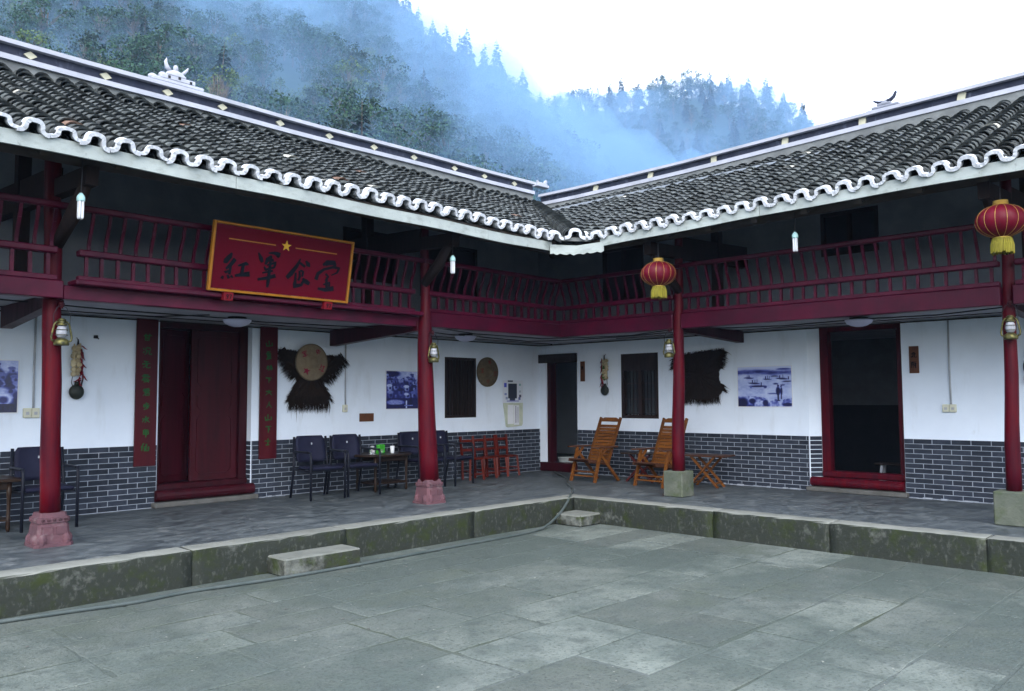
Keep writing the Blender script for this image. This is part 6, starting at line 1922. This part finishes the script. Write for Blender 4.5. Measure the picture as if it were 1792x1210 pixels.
# tall conifers standing out along the crest
b = -14.0
while b < 3.2:
    put_tree(b, D1 - 4 + rt.uniform(-5, 5), 'conifer', rt.uniform(1.1, 1.9))
    b += rt.uniform(0.35, 1.3)
b = 3.0
while b < 21:
    put_tree(b, D2 - 4 + rt.uniform(-5, 5), rt.choice(['conifer', 'broad', 'conifer', 'bare']), rt.uniform(1.2, 2.0))
    b += rt.uniform(0.5, 1.4)
# far slope
d = 196.0
while d < D2 + 14:
    step = math.degrees(7.2 / d)
    b = -1.0 + rt.uniform(0, step)
    while b < 33:
        if terr(b, d) > 2 and (d > D1 + 10 or b > 3):
            k = rt.random()
            put_tree(b + rt.uniform(-.4, .4) * step, d + rt.uniform(-3, 3), 'conifer' if k < .22 else 'broad' if k < .90 else 'bare', rt.uniform(.85, 1.45))
        b += step
    d += 8.0
LAB = {
 ('broad', 0): 'broad leaved green tree standing on the misty slope above the left roof',
 ('lime', 0): 'yellow green bushy tree standing on the misty slope above the left roof',
 ('conifer', 0): 'dark pointed conifer standing on the misty slope above the left roof',
 ('bare', 0): 'leafless grey tree standing on the misty slope above the left roof',
 ('broad', 1): 'rounded tree on the far hazy hill behind the roof corner',
 ('conifer', 1): 'pointed conifer on the far hazy hill behind the roof corner',
 ('bare', 1): 'leafless tree on the far hazy hill behind the roof corner',
 ('lime', 1): 'yellow green tree on the far hazy hill behind the roof corner'}
NAMES = {'broad': 'broadleaf_tree', 'lime': 'bushy_tree', 'conifer': 'conifer', 'bare': 'bare_tree'}
def size_in_view(t):
    b, d, x, y, z, kind, s = t
    rel = Vector((x, y, z + 5 * s)) - CAM
    fz = rel.dot(cf)
    px, py = rel.dot(cr) / fz, rel.dot(cu) / fz
    roofline = np.interp(px, [-0.617, 0.034, 0.21, 0.617], [0.375, 0.19, 0.22, 0.33])
    if abs(px) > 0.63 or py > 0.43 or py < roofline - 0.005: return -1
    sky_ = (d > D1 - 16 and d < D1 + 14 and b < 2.5) or d > D2 - 22
    return s / d * (1.9 if sky_ else 1.0)
trees.sort(key=lambda t: -size_in_view(t))
single = trees[:300]
rest = [t for t in trees[300:]]
for (b, d, x, y, z, kind, s) in single:
    far = 1 if d > D1 + 20 else 0
    o = obj(NAMES[kind], rt.choice(KINDS[kind]), None, (x, y, z), (rt.uniform(-.05, .05), rt.uniform(-.05, .05), rt.uniform(0, 6.28)))
    o.scale = (s * rt.uniform(.85, 1.15), s * rt.uniform(.85, 1.15), s)
    lab = LAB[(kind, far)]
    tag(o, lab, 'tree', lab.replace('standing ', '').split(' ', 1)[1] if False else ('trees on the far hill' if far else 'trees on the near slope') + ', ' + NAMES[kind].replace('_', ' '))
# the remaining wood, one mass
V, F, MI = [], [], []
off = 0
cache = {}
MKEYS = ['leaf_mid', 'leaf_dark', 'leaf_lime', 'bark', 'twig']
def mesh_arrays(me):
    if me.name not in cache:
        v = np.empty(len(me.vertices) * 3); me.vertices.foreach_get('co', v)
        lens = np.empty(len(me.polygons), dtype=int); me.polygons.foreach_get('loop_total', lens)
        idx = np.empty(len(me.loops), dtype=int); me.loops.foreach_get('vertex_index', idx)
        mi = np.empty(len(me.polygons), dtype=int); me.polygons.foreach_get('material_index', mi)
        names = [k.name for k in me.materials]
        gl = {M[k].name: i for i, k in enumerate(MKEYS)}
        mi = np.array([gl[names[q]] for q in mi])
        cache[me.name] = (v.reshape(-1, 3), lens, idx, mi)
    return cache[me.name]
LV, LL, LI, LM = [], [], [], []
for (b, d, x, y, z, kind, s) in rest:
    v, lens, idx, mi = mesh_arrays(rt.choice(KINDS[kind]))
    if len(lens) > 150 and d > 150:
        # thin out: keep every other leaf but make it larger would cost shape; keep as is
        pass
    a = rt.uniform(0, 6.28); c_, s_ = math.cos(a) * s, math.sin(a) * s
    w = np.stack([v[:, 0] * c_ - v[:, 1] * s_ + x, v[:, 0] * s_ + v[:, 1] * c_ + y, v[:, 2] * s + z], 1)
    LV.append(w); LL.append(lens); LI.append(idx + off); LM.append(mi)
    off += len(v)
me = bpy.data.meshes.new('hillside_wood')
VV = np.vstack(LV); II = np.concatenate(LI); NL = np.concatenate(LL); MM = np.concatenate(LM)
me.vertices.add(len(VV)); me.vertices.foreach_set('co', VV.ravel())
me.loops.add(len(II)); me.loops.foreach_set('vertex_index', II)
me.polygons.add(len(NL))
me.polygons.foreach_set('loop_start', np.concatenate([[0], np.cumsum(NL)[:-1]]))
me.polygons.foreach_set('loop_total', NL)
for k in MKEYS: me.materials.append(M[k])
me.polygons.foreach_set('material_index', MM)
me.update(calc_edges=True)
wd_ = obj('hillside_wood', me)
tag(wd_, 'dense misty wood covering the slopes behind the house', 'wood', kind='stuff')

# ================================================================== AIR
def volume_mat(name, col, dens, aniso=0.0):
    mt = bpy.data.materials.new(name); mt.use_nodes = True
    n, l = nodes_of(mt)
    n.remove(n['Principled BSDF'])
    pv = n.new('ShaderNodeVolumePrincipled')
    pv.inputs['Color'].default_value = (*col, 1)
    pv.inputs['Density'].default_value = dens
    pv.inputs['Anisotropy'].default_value = aniso
    l.new(pv.outputs[0], n['Material Output'].inputs['Volume'])
    return mt
hzm = volume_mat('haze_air', (0.40, 0.60, 0.90), 0.0004)
hb = MB().box(CAM.x - 720, CAM.x + 720, CAM.y - 720, CAM.y + 720, -2, 178)
o = hb.build('haze', hzm)
tag(o, 'pale blue haze over the hills', 'haze', kind='stuff')

# mist clinging to the slopes: a layer of air that follows the ground of the hills
def mist_depth(b, d):
    a = interp(b, [-55, -32, -22, -12, 40], [0.15, 0.22, 0.55, 1.0, 1.0])
    lo = interp(b, [-14, -4, 3, 40], [0.0, 0.4, 1.0, 1.0])
    q = min(1.0, max(0.0, (d - 85) / 115)); q = q * q * (3 - 2 * q)
    t = interp(b, [-34, -10, 0], [2.6, 4.2, 5.5]) + 7.0 * a * q + 4.5 * lo * (1 - q)
    t *= 1 + 0.22 * math.sin(b * 0.40 + d * 0.017) + 0.12 * math.sin(b * 0.9 - d * 0.04 + 1.0)
    t *= 1.9
    if b < 3.5:      # thins out towards the crest of the near slope
        t = lerp(t, 2.5, min(1.0, max(0.0, (d - (D1 - 75)) / 60)))
    t = lerp(t, 12.0, min(1.0, max(0.0, (d - (D2 - 55)) / 45)))
    return max(0.8, t)
bm_ = [-52 + 1.5 * i for i in range(62)]
dm_ = [78 + 7.0 * i for i in range(51)]
nb_, nd_ = len(bm_), len(dm_)
vs, fs = [], []
for top in (0, 1):
    for d in dm_:
        for b in bm_:
            x, y = polar(b, d)
            vs.append((x, y, terr(b, d) + (mist_depth(b, d) if top else -0.6)))
Nn = nb_ * nd_
for i in range(nd_ - 1):
    for k in range(nb_ - 1):
        a = i * nb_ + k
        fs.append((a, a + nb_, a + nb_ + 1, a + 1))
        fs.append((Nn + a, Nn + a + 1, Nn + a + nb_ + 1, Nn + a + nb_))
for i in range(nd_ - 1):
    for k in (0, nb_ - 1):
        a = i * nb_ + k
        fs.append((a, a + nb_, Nn + a + nb_, Nn + a))
for k in range(nb_ - 1):
    for i in (0, nd_ - 1):
        a = i * nb_ + k
        fs.append((a, a + 1, Nn + a + 1, Nn + a))
o = MB().add(vs, fs).build('mist', volume_mat('mist_air', (0.25, 0.44, 0.70), 0.0130), smooth=False)
fixn(o.data)
tag(o, 'pale blue mist clinging to the wooded slopes', 'mist', kind='stuff')
